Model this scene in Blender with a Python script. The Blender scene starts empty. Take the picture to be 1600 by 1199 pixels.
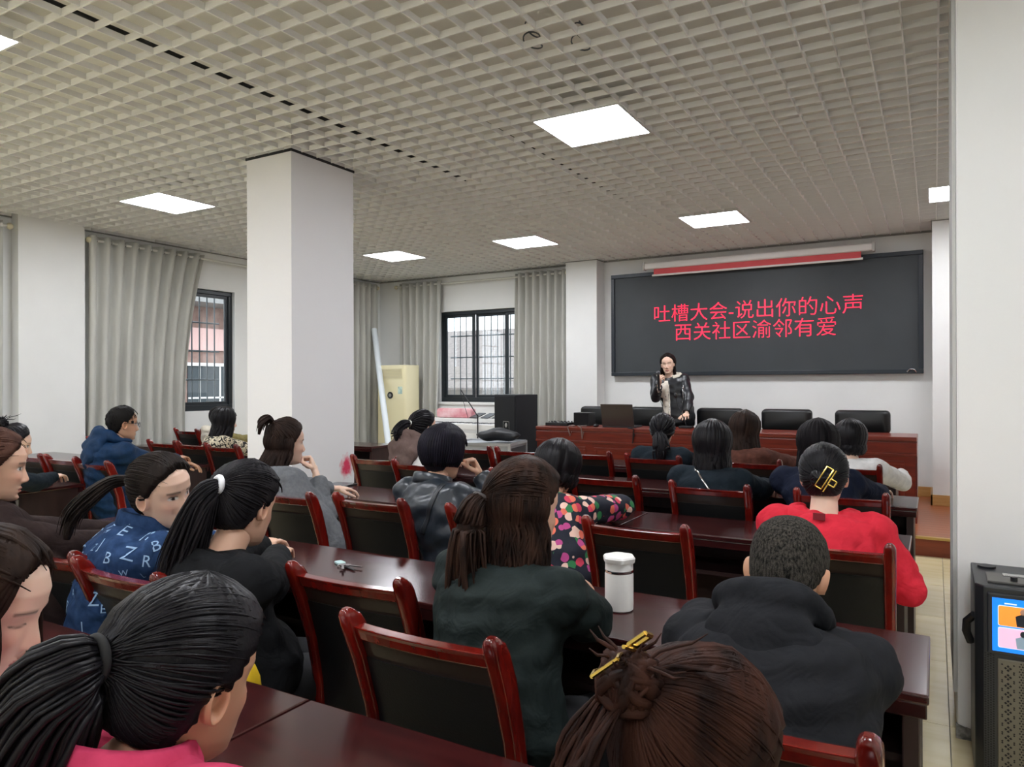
import bpy, bmesh, math, random
import numpy as np
from mathutils import Vector, Matrix
from mathutils.bvhtree import BVHTree

random.seed(7)
RNG = np.random.default_rng(7)
scene = bpy.context.scene
COL = scene.collection

# ------------------------------------------------------------------ camera
YAW, PITCH, ROLL, FPX, EYE = 0.527, 0.0003, -0.00317, 1135.0, 1.43
def camera_axes():
    fwd = Vector((-math.sin(YAW)*math.cos(PITCH), math.cos(YAW)*math.cos(PITCH), math.sin(PITCH)))
    right = Vector((math.cos(YAW), math.sin(YAW), 0))
    up = right.cross(fwd)
    c, s = math.cos(ROLL), math.sin(ROLL)
    return c*right + s*up, -s*right + c*up, fwd
cr, cu, cf = camera_axes()
cam_data = bpy.data.cameras.new('camera')
cam = bpy.data.objects.new('camera', cam_data)
COL.objects.link(cam)
cam_data.sensor_fit = 'HORIZONTAL'
cam_data.sensor_width = 36.0
cam_data.lens = 36.0*FPX/1600.0
cam_data.clip_start = 0.05
cam_data.clip_end = 200
cam.matrix_world = Matrix(((cr.x, cu.x, -cf.x, 0), (cr.y, cu.y, -cf.y, 0), (cr.z, cu.z, -cf.z, EYE), (0, 0, 0, 1)))
scene.camera = cam

# ------------------------------------------------------------------ world (overcast daylight) and exposure
LAMP = 24.0
world = bpy.data.worlds.new('overcast_sky')
scene.world = world
world.use_nodes = True
wbg = world.node_tree.nodes['Background']
wbg.inputs[0].default_value = (0.86, 0.92, 1.0, 1)
wbg.inputs[1].default_value = 3.2
vs = scene.view_settings
vs.view_transform = 'Standard'
vs.look = 'None'
vs.exposure = 0.52
vs.gamma = 1.0
vs.use_curve_mapping = False

# ------------------------------------------------------------------ helpers
def lin(h):
    if isinstance(h, str):
        h = h.lstrip('#')
        c = [int(h[i:i+2], 16)/255 for i in (0, 2, 4)]
    else:
        c = list(h)
    return tuple((x/12.92 if x <= 0.04045 else ((x+0.055)/1.055)**2.4) for x in c) + (1.0,)

MATS = {}
def mat(name, color, rough=0.5, metal=0.0, spec=0.5, color2=None, nscale=8.0, stretch=None, bump=0.0, bscale=60.0,
        coat=0.0, emit=None, estr=0.0, detail=4.0, sheen=0.0, ramp=(0.35, 0.65), attr=None, sss=0.0, bstretch=None, wrinkle=0.0, wscale=11.0):
    if name in MATS:
        return MATS[name]
    m = bpy.data.materials.new(name)
    m.use_nodes = True
    nt = m.node_tree
    b = nt.nodes['Principled BSDF']
    b.inputs['Base Color'].default_value = lin(color)
    b.inputs['Roughness'].default_value = rough
    b.inputs['Metallic'].default_value = metal
    b.inputs['Specular IOR Level'].default_value = spec
    b.inputs['Coat Weight'].default_value = coat
    b.inputs['Coat Roughness'].default_value = 0.12
    b.inputs['Sheen Weight'].default_value = sheen
    if sss:
        b.inputs['Subsurface Weight'].default_value = sss
        b.inputs['Subsurface Radius'].default_value = (0.012, 0.005, 0.003)
        b.inputs['Subsurface Scale'].default_value = 1.0
    tc = nt.nodes.new('ShaderNodeTexCoord')
    def coords(st):
        if st is None:
            return tc.outputs['Object']
        mp = nt.nodes.new('ShaderNodeMapping')
        mp.inputs['Scale'].default_value = st
        nt.links.new(tc.outputs['Object'], mp.inputs[0])
        return mp.outputs[0]
    if attr:
        a = nt.nodes.new('ShaderNodeAttribute'); a.attribute_name = attr
        nt.links.new(a.outputs['Color'], b.inputs['Base Color'])
    elif color2 is not None:
        n = nt.nodes.new('ShaderNodeTexNoise')
        n.inputs['Scale'].default_value = nscale
        n.inputs['Detail'].default_value = detail
        nt.links.new(coords(stretch), n.inputs['Vector'])
        r = nt.nodes.new('ShaderNodeValToRGB')
        r.color_ramp.elements[0].position = ramp[0]; r.color_ramp.elements[0].color = lin(color)
        r.color_ramp.elements[1].position = ramp[1]; r.color_ramp.elements[1].color = lin(color2)
        nt.links.new(n.outputs['Fac'], r.inputs[0])
        nt.links.new(r.outputs[0], b.inputs['Base Color'])
    if bump > 0:
        n2 = nt.nodes.new('ShaderNodeTexNoise')
        n2.inputs['Scale'].default_value = bscale
        n2.inputs['Detail'].default_value = 3
        nt.links.new(coords(bstretch), n2.inputs['Vector'])
        bp = nt.nodes.new('ShaderNodeBump')
        bp.inputs['Strength'].default_value = bump
        bp.inputs['Distance'].default_value = 0.004
        nt.links.new(n2.outputs['Fac'], bp.inputs['Height'])
        nt.links.new(bp.outputs[0], b.inputs['Normal'])
        if wrinkle > 0:
            n3 = nt.nodes.new('ShaderNodeTexNoise')
            n3.inputs['Scale'].default_value = wscale; n3.inputs['Detail'].default_value = 2; n3.inputs['Distortion'].default_value = 1.8
            nt.links.new(tc.outputs['Object'], n3.inputs['Vector'])
            b3 = nt.nodes.new('ShaderNodeBump'); b3.inputs['Strength'].default_value = wrinkle; b3.inputs['Distance'].default_value = 0.03
            nt.links.new(n3.outputs['Fac'], b3.inputs['Height']); nt.links.new(b3.outputs[0], bp.inputs['Normal'])
    if emit:
        b.inputs['Emission Color'].default_value = lin(emit)
        b.inputs['Emission Strength'].default_value = estr
    MATS[name] = m
    return m

class MB:
    """collects closed shapes into one mesh"""
    def __init__(self):
        self.v = []; self.f = []; self.mi = []
    def add(self, vs_, fs_, mi=0):
        o = len(self.v)
        self.v.extend([tuple(map(float, p)) for p in vs_])
        self.f.extend([tuple(i+o for i in f) for f in fs_])
        self.mi.extend([mi]*len(fs_))
        return self
    def box(self, x0, x1, y0, y1, z0, z1, mi=0):
        v = [(x0,y0,z0),(x1,y0,z0),(x1,y1,z0),(x0,y1,z0),(x0,y0,z1),(x1,y0,z1),(x1,y1,z1),(x0,y1,z1)]
        f = [(0,3,2,1),(4,5,6,7),(0,1,5,4),(1,2,6,5),(2,3,7,6),(3,0,4,7)]
        return self.add(v, f, mi)
    def cbox(self, c, s, mi=0):
        return self.box(c[0]-s[0]/2, c[0]+s[0]/2, c[1]-s[1]/2, c[1]+s[1]/2, c[2]-s[2]/2, c[2]+s[2]/2, mi)
    def loft(self, rings, cap=True, closed=False, mi=0):
        n = len(rings[0]); vs_ = [p for r in rings for p in r]; fs_ = []
        k = len(rings)
        for i in range(k if closed else k-1):
            a = i*n; b = ((i+1) % k)*n
            for j in range(n):
                fs_.append((a+j, a+(j+1) % n, b+(j+1) % n, b+j))
        if cap and not closed:
            fs_.append(tuple(reversed(range(n)))); fs_.append(tuple((k-1)*n+j for j in range(n)))
        return self.add(vs_, fs_, mi)
    def tube(self, pts, rad, n=8, flat=1.0, mi=0, closed=False, up=None):
        pts = [Vector(p) for p in pts]; k = len(pts)
        if not hasattr(rad, '__len__'): rad = [rad]*k
        rings = []; prev = None
        for i, p in enumerate(pts):
            if closed: t = pts[(i+1) % k]-pts[i-1]
            else: t = pts[min(i+1, k-1)]-pts[max(i-1, 0)]
            if t.length < 1e-9: t = Vector((0,0,1))
            t.normalize()
            if prev is None:
                a = Vector(up) if up is not None else (Vector((0,0,1)) if abs(t.z) < 0.9 else Vector((1,0,0)))
            else: a = prev
            u = (a - t*a.dot(t))
            if u.length < 1e-6: u = t.orthogonal()
            u.normalize(); w = t.cross(u); prev = u
            rings.append([p + (u*math.cos(2*math.pi*j/n)*flat + w*math.sin(2*math.pi*j/n))*rad[i] for j in range(n)])
        return self.loft(rings, closed=closed, mi=mi)
    def cyl(self, c, r, z0, z1, n=24, r2=None, mi=0):
        r2 = r if r2 is None else r2
        return self.loft([[(c[0]+r_*math.cos(2*math.pi*j/n), c[1]+r_*math.sin(2*math.pi*j/n), z) for j in range(n)] for z, r_ in ((z0, r), (z1, r2))], mi=mi)
    def lathe(self, c, prof, n=24, mi=0):
        return self.loft([[(c[0]+r*math.cos(2*math.pi*j/n), c[1]+r*math.sin(2*math.pi*j/n), c[2]+z) for j in range(n)] for r, z in prof], mi=mi)
    def ell(self, c, r, R=None, n=16, m=10, mi=0):
        R = R or Matrix.Identity(3); c = Vector(c); rings = []
        for i in range(m+1):
            th = math.pi*(0.02+0.96*i/m)
            rings.append([c + R @ Vector((r[0]*math.sin(th)*math.cos(2*math.pi*j/n), r[1]*math.sin(th)*math.sin(2*math.pi*j/n), -r[2]*math.cos(th))) for j in range(n)])
        return self.loft(rings, mi=mi)
    def prism(self, prof, axis, a0, a1, mi=0):
        """extrude a closed 2-D profile along an axis; the profile is (u,v) in the other two axes in order"""
        def P(u, v, a):
            return (a, u, v) if axis == 0 else ((u, a, v) if axis == 1 else (u, v, a))
        return self.loft([[P(u, v, a) for u, v in prof] for a in (a0, a1)], mi=mi)
    def mesh(self, name, mats, bevel=0.0, smooth=False, segs=2):
        me = bpy.data.meshes.new(name)
        me.from_pydata(self.v, [], self.f)
        if not isinstance(mats, (list, tuple)): mats = [mats]
        for m in mats: me.materials.append(m)
        if len(mats) > 1: me.polygons.foreach_set('material_index', self.mi)
        bm = bmesh.new(); bm.from_mesh(me)
        bmesh.ops.recalc_face_normals(bm, faces=bm.faces)
        if bevel > 0:
            es = [e for e in bm.edges if len(e.link_faces) == 2 and e.calc_face_angle(0) > 0.6]
            bmesh.ops.bevel(bm, geom=es, offset=bevel, segments=segs, affect='EDGES', profile=0.6, clamp_overlap=True)
        bm.to_mesh(me); bm.free()
        if smooth:
            me.polygons.foreach_set('use_smooth', [True]*len(me.polygons))
            if smooth != 'all':
                me.set_sharp_from_angle(angle=0.7)
        me.update()
        return me
    def obj(self, name, mats, parent=None, bevel=0.0, smooth=False, loc=None, segs=2):
        return link(name, self.mesh(name, mats, bevel, smooth, segs), parent, loc)

def link(name, me, parent=None, loc=None):
    o = bpy.data.objects.new(name, me)
    COL.objects.link(o)
    if parent is not None: o.parent = parent
    if loc is not None: o.location = loc
    return o
def tag(o, label, cat, group=None):
    o['label'] = label; o['category'] = cat
    if group: o['group'] = group
    return o
def thing(name, label, cat, loc=(0,0,0), rz=0.0, group=None):
    o = bpy.data.objects.new(name, None)
    o.empty_display_size = 0.1
    COL.objects.link(o)
    o.location = loc; o.rotation_euler = (0, 0, rz)
    return tag(o, label, cat, group)
def struct(name, mb, m, parent=None, **k):
    o = mb.obj(name, m, parent, **k)
    if parent is None: o['kind'] = 'structure'
    return o
def dup(root, loc, rz, label, group=None):
    r = root.copy(); COL.objects.link(r)
    r.location = loc; r.rotation_euler = (0, 0, rz); r['label'] = label
    if group: r['group'] = group
    for ch in root.children:
        c = ch.copy(); COL.objects.link(c); c.parent = r
        for g in ch.children:
            d = g.copy(); COL.objects.link(d); d.parent = c
    return r
def rrect(w, h, r, n=5):
    """rounded rectangle profile centred at 0"""
    out = []
    for cx_, cy_, a0 in ((w/2-r, h/2-r, 0), (-w/2+r, h/2-r, 90), (-w/2+r, -h/2+r, 180), (w/2-r, -h/2+r, 270)):
        for i in range(n+1):
            a = math.radians(a0+90*i/n); out.append((cx_+r*math.cos(a), cy_+r*math.sin(a)))
    return out

# ------------------------------------------------------------------ materials of the setting
m_wall = mat('wall_paint', '#efefec', 0.85, color2='#e9e9e6', nscale=1.3)
m_tile = mat('floor_tile_glaze', '#f4e6ba', 0.16, color2='#ecdcab', nscale=2.2, stretch=(1, 6, 1), coat=0.3)
m_grout = mat('grout', '#8e8772', 0.9)
m_slab = mat('slab_paint', '#e4e3dd', 0.9, color2='#dad9d3', nscale=0.8)
m_lattice = mat('lattice_metal', '#ebebe9', 0.5)
m_dark = mat('dark_joint', '#1b1c1e', 0.7)
m_plank = mat('stage_plank', '#a4603c', 0.3, color2='#93512f', nscale=3, stretch=(1, 12, 1))
m_riser = mat('stage_riser_wood', '#8c4026', 0.4, color2='#7a3520', nscale=3, stretch=(1, 1, 8))
m_brass = mat('nosing_brass', '#c9a968', 0.35, metal=0.6)
m_base = mat('skirting_wood', '#c99d62', 0.45, color2='#bd9054', nscale=5, stretch=(1, 1, 10))
m_frame = mat('window_frame_black', '#1e2428', 0.4)
m_barw = mat('grille_steel', '#5d6468', 0.45, metal=0.3)
def m_glass_():
    m = bpy.data.materials.new('window_glass'); m.use_nodes = True
    nt = m.node_tree; nt.nodes.clear()
    o = nt.nodes.new('ShaderNodeOutputMaterial'); t = nt.nodes.new('ShaderNodeBsdfTransparent'); g = nt.nodes.new('ShaderNodeBsdfGlossy'); x = nt.nodes.new('ShaderNodeMixShader')
    t.inputs[0].default_value = (0.93, 0.95, 0.95, 1); g.inputs['Roughness'].default_value = 0.03; x.inputs[0].default_value = 0.06
    nt.links.new(t.outputs[0], x.inputs[1]); nt.links.new(g.outputs[0], x.inputs[2]); nt.links.new(x.outputs[0], o.inputs[0])
    return m
m_glass = m_glass_()
m_wood = mat('dark_red_lacquer', '#3a1414', 0.2, color2='#2b0e0f', nscale=4, stretch=(1, 9, 9), coat=0.25)
m_woodend = mat('dark_brown_board', '#33201f', 0.4, color2='#2a1a1a', nscale=5, stretch=(6, 6, 1))
m_chair = mat('chair_red_lacquer', '#76170f', 0.16, color2='#560f0b', nscale=6, stretch=(4, 4, 1), coat=0.5)
m_leather = mat('black_leather', '#101112', 0.42, bump=0.15, bscale=220)
m_stripl = mat('chair_band', '#2b211c', 0.3, coat=0.2)
m_podium = mat('podium_red_wood', '#7d2c1a', 0.28, color2='#641f13', nscale=4, stretch=(1, 6, 10), coat=0.2)
m_blackplastic = mat('black_plastic', '#15171a', 0.4)
m_greyplastic = mat('grey_plastic', '#3a3c3e', 0.45)
m_chrome = mat('chrome', '#c8c8c8', 0.15, metal=1.0)
m_gold = mat('gold_metal', '#d8b860', 0.22, metal=1.0)
m_white = mat('white_plastic', '#eceae6', 0.35)
m_paper = mat('white_paper', '#e9e9ea', 0.7)

# ------------------------------------------------------------------ the room
XL, XR, YF, YB, ZC = -7.95, 1.6, 9.32, -3.2, 3.11
T = 0.22
# floor with tiles
fl = MB().box(XL, XR, YB, YF, -0.06, -0.004)
floor = struct('floor', fl, m_grout)
TS = 0.8
tm = MB().box(0.002, TS-0.002, 0.002, TS-0.002, -0.02, 0.0).mesh('tile', m_tile)
xs = np.arange(XL, XR, TS); ys = np.arange(YB+0.32, 6.88, TS)
for y in ys:
    for x in xs:
        if x+TS > XR+0.02:
            continue
        o = link('tile', tm, floor, (x, y, 0))
        o.rotation_euler = (0, 0, 0)
# stage
ST = 0.157
XS = -4.08
st = MB().box(XS, XR, 6.88, YF, 0.0, ST-0.02)
stage = struct('floor_stage', st, m_riser)
pm = MB().box(XS, XR, 0.001, 0.119, ST-0.02, ST).mesh('plank', m_plank)
y = 6.91
while y < YF-0.12:
    link('plank', pm, stage, (0, y, 0)); y += 0.12
struct('nosing', MB().box(XS, XR, 6.865, 6.91, ST-0.018, ST+0.003), m_brass, stage, bevel=0.004)
# walls with openings
def wall_with_holes(name, axis, a0, a1, pos, thick, holes, z0=0.0, z1=ZC+0.35):
    """axis 0: runs along X at y=pos..pos+thick ; axis 1: runs along Y at x=pos..pos+thick ; holes (a,b,za,zb)"""
    mb = MB()
    def seg(u0, u1, w0, w1):
        if u1-u0 < 1e-4 or w1-w0 < 1e-4: return
        p0, p1 = min(pos, pos+thick), max(pos, pos+thick)
        if axis == 0: mb.box(u0, u1, p0, p1, w0, w1)
        else: mb.box(p0, p1, u0, u1, w0, w1)
    u = a0
    for (h0, h1, za, zb) in sorted(holes):
        seg(u, h0, z0, z1); seg(h0, h1, z0, za); seg(h0, h1, zb, z1); u = h1
    seg(u, a1, z0, z1)
    return struct(name, mb, m_wall)
WF = (-6.74, -4.95, 1.15, 2.56)          # window in the front wall
WL = (4.55, 6.42, 1.10, 2.64)            # windows in the left wall
WL2 = (6.95, 8.95, 1.10, 2.64)
WL3 = (1.4, 3.3, 1.10, 2.64)
wall_with_holes('wall_front', 0, XL-T, XR+T, YF, T, [WF])
wall_with_holes('wall_left', 1, YB-T, YF, XL, -T, [WL3, WL, WL2])
wall_with_holes('wall_right', 1, YB-T, YF, XR, T, [])
wall_with_holes('wall_back', 0, XL-T, XR+T, YB, -T, [])
# pilasters and pillars
struct('wall_pilaster_front', MB().box(-4.40, -3.94, 9.05, YF, 0, ZC+0.3), m_wall)
struct('wall_pilaster_right', MB().box(-0.02, 0.5, 8.70, YF, 0, ZC+0.3), m_wall)
struct('wall_pilaster_left', MB().box(XL, XL+0.13, 3.75, 4.40, 0, ZC+0.3), m_wall)
def pillar_material():
    m = bpy.data.materials.new('pillar_paint'); m.use_nodes = True
    nt = m.node_tree; b = nt.nodes['Principled BSDF']; b.inputs['Roughness'].default_value = 0.8
    g = nt.nodes.new('ShaderNodeNewGeometry'); s = nt.nodes.new('ShaderNodeVectorMath'); s.operation = 'SUBTRACT'
    s.inputs[1].default_value = (-3.965, 4.245, 0.79)
    nt.links.new(g.outputs['Position'], s.inputs[0])
    sc = nt.nodes.new('ShaderNodeVectorMath'); sc.operation = 'MULTIPLY'; sc.inputs[1].default_value = (1, 1, 0.8)
    nt.links.new(s.outputs[0], sc.inputs[0])
    ln = nt.nodes.new('ShaderNodeVectorMath'); ln.operation = 'LENGTH'; nt.links.new(sc.outputs[0], ln.inputs[0])
    n = nt.nodes.new('ShaderNodeTexNoise'); n.inputs['Scale'].default_value = 26; n.inputs['Detail'].default_value = 5
    nt.links.new(g.outputs['Position'], n.inputs['Vector'])
    ma = nt.nodes.new('ShaderNodeMath'); ma.operation = 'MULTIPLY_ADD'; ma.inputs[1].default_value = 0.09
    nt.links.new(n.outputs['Fac'], ma.inputs[0]); nt.links.new(ln.outputs['Value'], ma.inputs[2])
    r = nt.nodes.new('ShaderNodeValToRGB')
    r.color_ramp.elements[0].position = 0.078; r.color_ramp.elements[0].color = lin('#d8385c')
    r.color_ramp.elements[1].position = 0.125; r.color_ramp.elements[1].color = lin('#ecebec')
    nt.links.new(ma.outputs[0], r.inputs[0]); nt.links.new(r.outputs[0], b.inputs['Base Color'])
    return m
m_pillar = pillar_material()
struct('wall_pillar', MB().box(-4.43, -3.965, 3.69, 4.33, 0, ZC+0.3), m_pillar)
struct('trim_1', MB().box(-4.437, -3.958, 3.683, 4.337, ZC-0.012, ZC+0.006), m_dark)
struct('wall_pillar_right', MB().box(0.075, 0.56, 3.43, 4.06, 0, ZC+0.3), m_wall, bevel=0.008)
rp = MB()
for i in range(14):
    x = 0.07+i*0.035; hgt = 0.04+0.05*random.random()
    rp.add([(x, 3.418, 0), (x+0.036, 3.418, 0), (x+0.036, 3.44, 0), (x, 3.44, 0), (x, 3.424, hgt), (x+0.036, 3.424, hgt*0.8), (x+0.036, 3.44, hgt*0.8), (x, 3.44, hgt)],
           [(0,3,2,1),(4,5,6,7),(0,1,5,4),(1,2,6,5),(2,3,7,6),(3,0,4,7)])
struct('trim_2', rp, mat('chipped_plaster', '#a3a29a', 0.95, color2='#5b5a55', nscale=30))
struct('wall_pillar_shade', MB().box(0.062, 0.075, 3.432, 4.06, 0.18, ZC), mat('pillar_side_shade', '#b9bab6', 0.6))  # grey sheet over the pillar's left face, its side shade put into the colour
# skirting on the stage
struct('baseboard_front', MB().box(-3.94, -0.02, YF-0.02, YF, ST, ST+0.11), m_base, bevel=0.004)
struct('baseboard_right', MB().box(-0.04, 0.52, 8.68, 8.70, ST, ST+0.11).box(-0.04, -0.02, 8.68, YF-0.02, ST, ST+0.11), m_base, bevel=0.003)
struct('trim_4', MB().box(XL, XR, YF-0.015, YF, ZC-0.012, ZC+0.01).box(XL, XL+0.015, YB, YF, ZC-0.012, ZC+0.01).box(-4.405, -3.935, 9.045, YF, ZC-0.012, ZC).box(-0.025, 0.505, 8.695, YF, ZC-0.012, ZC), mat('ceiling_edge', '#8e8e88', 0.6))

# ------------------------------------------------------------------ ceiling: slab, open lattice, pipes
ceil = struct('ceiling', MB().box(XL-T, XR+T, YB-T, YF+T, ZC+0.22, ZC+0.34), m_slab)
LIGHTS = [(0.25, 7.53), (-1.95, 7.50), (-4.20, 7.55), (-6.13, 7.48), (-1.93, 4.38), (-6.14, 4.22),
          (0.25, 1.57), (-1.95, 1.57), (-4.15, 1.57), (-6.14, 1.57), (0.25, -1.5), (-1.95, -1.5), (-4.15, -1.5), (-6.14, -1.5)]
CELL = 0.15
gx = [-2.23+CELL*k for k in range(-38, 26)]; gx = [x for x in gx if XL+0.02 < x < XR-0.02]
gy = [4.08+CELL*k for k in range(-48, 35)]; gy = [y for y in gy if YB+0.02 < y < YF-0.02]
obst = [(x-0.3, x+0.3, y-0.3, y+0.3) for x, y in LIGHTS] + [(-4.44, -3.955, 3.68, 4.34), (0.06, 0.57, 3.42, 4.07), (-4.41, -3.93, 9.04, YF), (-0.03, 0.51, 8.69, YF), (XL, XL+0.135, 3.74, 4.41)]
def bars(coords, lo, hi, along):
    for c in coords:
        cuts = []
        for (x0, x1, y0, y1) in obst:
            a, b, s, e = (y0, y1, x0, x1) if along == 0 else (x0, x1, y0, y1)
            if a < c < b: cuts.append((s, e))
        u = lo
        for s, e in sorted(cuts)+[(hi, hi)]:
            if s-u > 0.05:
                mb = MB()
                if along == 0: mb.box(u, s, c-0.004, c+0.004, ZC, ZC+0.034)
                else: mb.box(c-0.004, c+0.004, u, s, ZC+0.0015, ZC+0.034)
                mb.obj('lattice_bar', m_lattice, ceil)
            u = max(u, e)
bars(gy, XL+0.012, XR, 0)
bars(gx, YB, YF-0.012, 1)
# pipe and cable behind the lattice
MB().tube([(-3.5, 0.6, ZC+0.075), (-3.49, 5.2, ZC+0.075)], 0.016, 10).obj('conduit', m_dark, ceil, smooth=True)
MB().tube([(-2.6, 3.6, ZC+0.07), (-2.55, 6.6, ZC+0.07)], 0.009, 8).obj('conduit', m_dark, ceil, smooth=True)
for bx_, by_ in ((-1.55, 3.36), (-1.75, 3.22)):
    pts = [(bx_+0.05*math.cos(t*1.3)*(1-t/14), by_+0.06*math.sin(t*1.3), ZC+0.02+0.012*t) for t in np.linspace(0, 12, 40)]
    MB().tube(pts, 0.004, 5).obj('loose_wire', mat('wire_grey', '#4a545a', 0.5), ceil, smooth=True)
m_lamp = mat('lamp_diffuser', '#ffffff', 0.5, emit='#f5f8ff', estr=LAMP)
m_lframe = mat('lamp_frame', '#d9d9d6', 0.4)
fm = MB()
for s in (-1, 1):
    fm.box(-0.3, 0.3, s*0.2925-0.0065, s*0.2925+0.0065, -0.004, 0.045)
    fm.box(s*0.2925-0.0065, s*0.2925+0.0065, -0.286, 0.286, -0.004, 0.045)
fm.box(-0.29, 0.29, -0.29, 0.29, 0.03, 0.045)
fm = fm.mesh('frame', m_lframe)
dm = MB().box(-0.286, 0.286, -0.286, 0.286, 0.0, 0.012).mesh('diffuser', m_lamp)
wh = ['by the right pillar above the stage end', 'in the far row, right of the other two', 'middle one of the far row, before the pilaster', 'leftmost of the far row, right of the white pillar',
      'largest in view, above the audience', 'left of the white pillar, above the swept curtain', 'overhead beside the right wall', 'overhead close to the viewer', 'cut by the top left edge of the view', 'overhead near the left wall',
      'behind the viewer by the right wall', 'right behind the viewer', 'behind the viewer to the left', 'behind the viewer by the left wall']
for i, (x, y) in enumerate(LIGHTS):
    t = thing('ceiling_light', 'square white ceiling panel light, ' + wh[i], 'light', (x, y, ZC), 0, 'square panel lights in the lattice ceiling')
    link('frame', fm, t); link('diffuser', dm, t)

# ------------------------------------------------------------------ windows, grilles, what lies outside
def window(name, axis, a0, a1, z0, z1, pos, nsash, parent_dir):
    """pos = plane of the frame centre"""
    def B(mb, u0, u1, w0, w1, d0, d1):
        if axis == 0: mb.box(u0, u1, pos+d0, pos+d1, w0, w1)
        else: mb.box(pos+d0, pos+d1, u0, u1, w0, w1)
    mb = MB(); f = 0.055
    B(mb, a0, a1, z0, z0+f*1.3, -0.05, 0.05); B(mb, a0, a1, z1-f, z1, -0.05, 0.05)
    B(mb, a0, a0+f, z0+f*1.3, z1-f, -0.05, 0.05); B(mb, a1-f, a1, z0+f*1.3, z1-f, -0.05, 0.05)
    w = struct(name, mb, m_frame, bevel=0.004)
    L = (a1-a0-2*f)/nsash
    for i in range(nsash):
        s0 = a0+f+i*L; s1 = s0+L; d = 0.018 if i % 2 else -0.018
        s = MB(); g = 0.04
        B(s, s0, s1, z0+f*1.3, z0+f*1.3+g, d-0.014, d+0.014); B(s, s0, s1, z1-f-g, z1-f, d-0.014, d+0.014)
        B(s, s0, s0+g, z0+f*1.3+g, z1-f-g, d-0.014, d+0.014); B(s, s1-g, s1, z0+f*1.3+g, z1-f-g, d-0.014, d+0.014)
        so = s.obj('sash', m_frame, w, bevel=0.003)
        p = MB(); B(p, s0+g, s1-g, z0+f*1.3+g, z1-f-g, d-0.003, d+0.003); p.obj('pane', m_glass, so)
    # outside grille
    out = parent_dir
    gt = thing('window_grille', 'thin steel security bars outside ' + {'window_1': 'the window beside the black loudspeaker', 'window_2': 'the window at the swept curtain', 'window_3': 'the window behind the white pillar', 'window_4': 'the window at the far left edge'}[name], 'grille')
    n = int((a1-a0)/0.115)
    for i in range(n+1):
        u = a0+0.02+(a1-a0-0.04)*i/n
        p = MB()
        P = lambda u_, z_: (u_, pos+out*0.28, z_) if axis == 0 else (pos+out*0.28, u_, z_)
        p.tube([P(u, z0-0.05), P(u, z1+0.05)], 0.009, 6); p.obj('bar', m_barw, gt)
    for u in (a0+0.02, a1-0.02):
        for z in (z0+0.02, z1-0.02):
            q0 = P(u, z); e = pos+out*0.10
            MB().tube([q0, (u, e, z) if axis == 0 else (e, u, z)], 0.008, 6).obj('stay', m_barw, gt)
    for i in range(5):
        z = z0+0.02+(z1-z0-0.04)*i/4
        p = MB(); p.tube([P(a0-0.05, z), P(a1+0.05, z)], 0.011, 6); p.obj('rail', m_barw, gt)
    return w
window('window_1', 0, WF[0], WF[1], WF[2], WF[3], YF+0.1, 3, 1)
window('window_2', 1, WL[0], WL[1], WL[2], WL[3], XL-0.1, 2, -1)
window('window_3', 1, WL2[0], WL2[1], WL2[2], WL2[3], XL-0.1, 2, -1)
window('window_4', 1, WL3[0], WL3[1], WL3[2], WL3[3], XL-0.1, 2, -1)
struct('trim_5', MB().box(WF[0]-0.03, WF[1]+0.03, YF-0.03, YF+0.06, WF[2]-0.04, WF[2]), m_wall, bevel=0.004)
# outside: pale house front to the left, house with sloping roofs and a hillside ahead
m_conc = mat('outside_render', '#c9bfb4', 0.9, color2='#b5aaa0', nscale=2.0)
m_conc2 = mat('outside_brick', '#9f8378', 0.9, color2='#8a6f66', nscale=6)
hb = thing('opposite_building', 'pinkish house front with a sign seen through the left window', 'building', (-16.0, 11.5, 0))
MB().box(-1.0, 0.0, -9.0, 8.0, -3.0, 9.0).obj('facade', m_conc2, hb)
for i, yy in enumerate((-6.0, -3.0, 0.0, 3.0)):
    w = MB().box(-0.02, 0.04, yy, yy+1.9, 0.3, 1.9).obj('window', mat('outside_window_dark', '#3c4448', 0.3), hb)
    for k in range(3):
        MB().box(0.04, 0.06, yy+0.6*k+0.3, yy+0.6*k+0.34, 0.3, 1.9).obj('bar', m_white, w)
    MB().box(0.04, 0.06, yy, yy+1.9, 1.08, 1.12).obj('bar', m_white, w)
    MB().box(0.04, 0.10, yy-0.05, yy+1.95, 1.9, 1.98).obj('bar', m_white, w)
sg = MB().box(0.02, 0.14, -5.0, 3.5, 2.3, 2.85).obj('sign_board', mat('sign_pink', '#d9b3ac', 0.7), hb)
MB().box(0.0, 1.0, -9.0, 8.0, 3.4, 3.55).obj('awning', mat('awning_grey', '#8e8d8b', 0.8), hb)
MB().box(0.0, 0.06, -9.0, 8.0, -3.0, -0.2).obj('plinth', mat('plinth_pale', '#cfcac4', 0.8), hb)
hf = thing('tiled_house', 'pale house with a long sloping tiled roof seen through the front window', 'building', (-5.5, 18.2, 0))
MB().box(-9, 9, 0, 4, -3, 1.3).obj('wall', mat('house_white', '#b9b4b0', 0.9), hf)
rm = MB()
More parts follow.
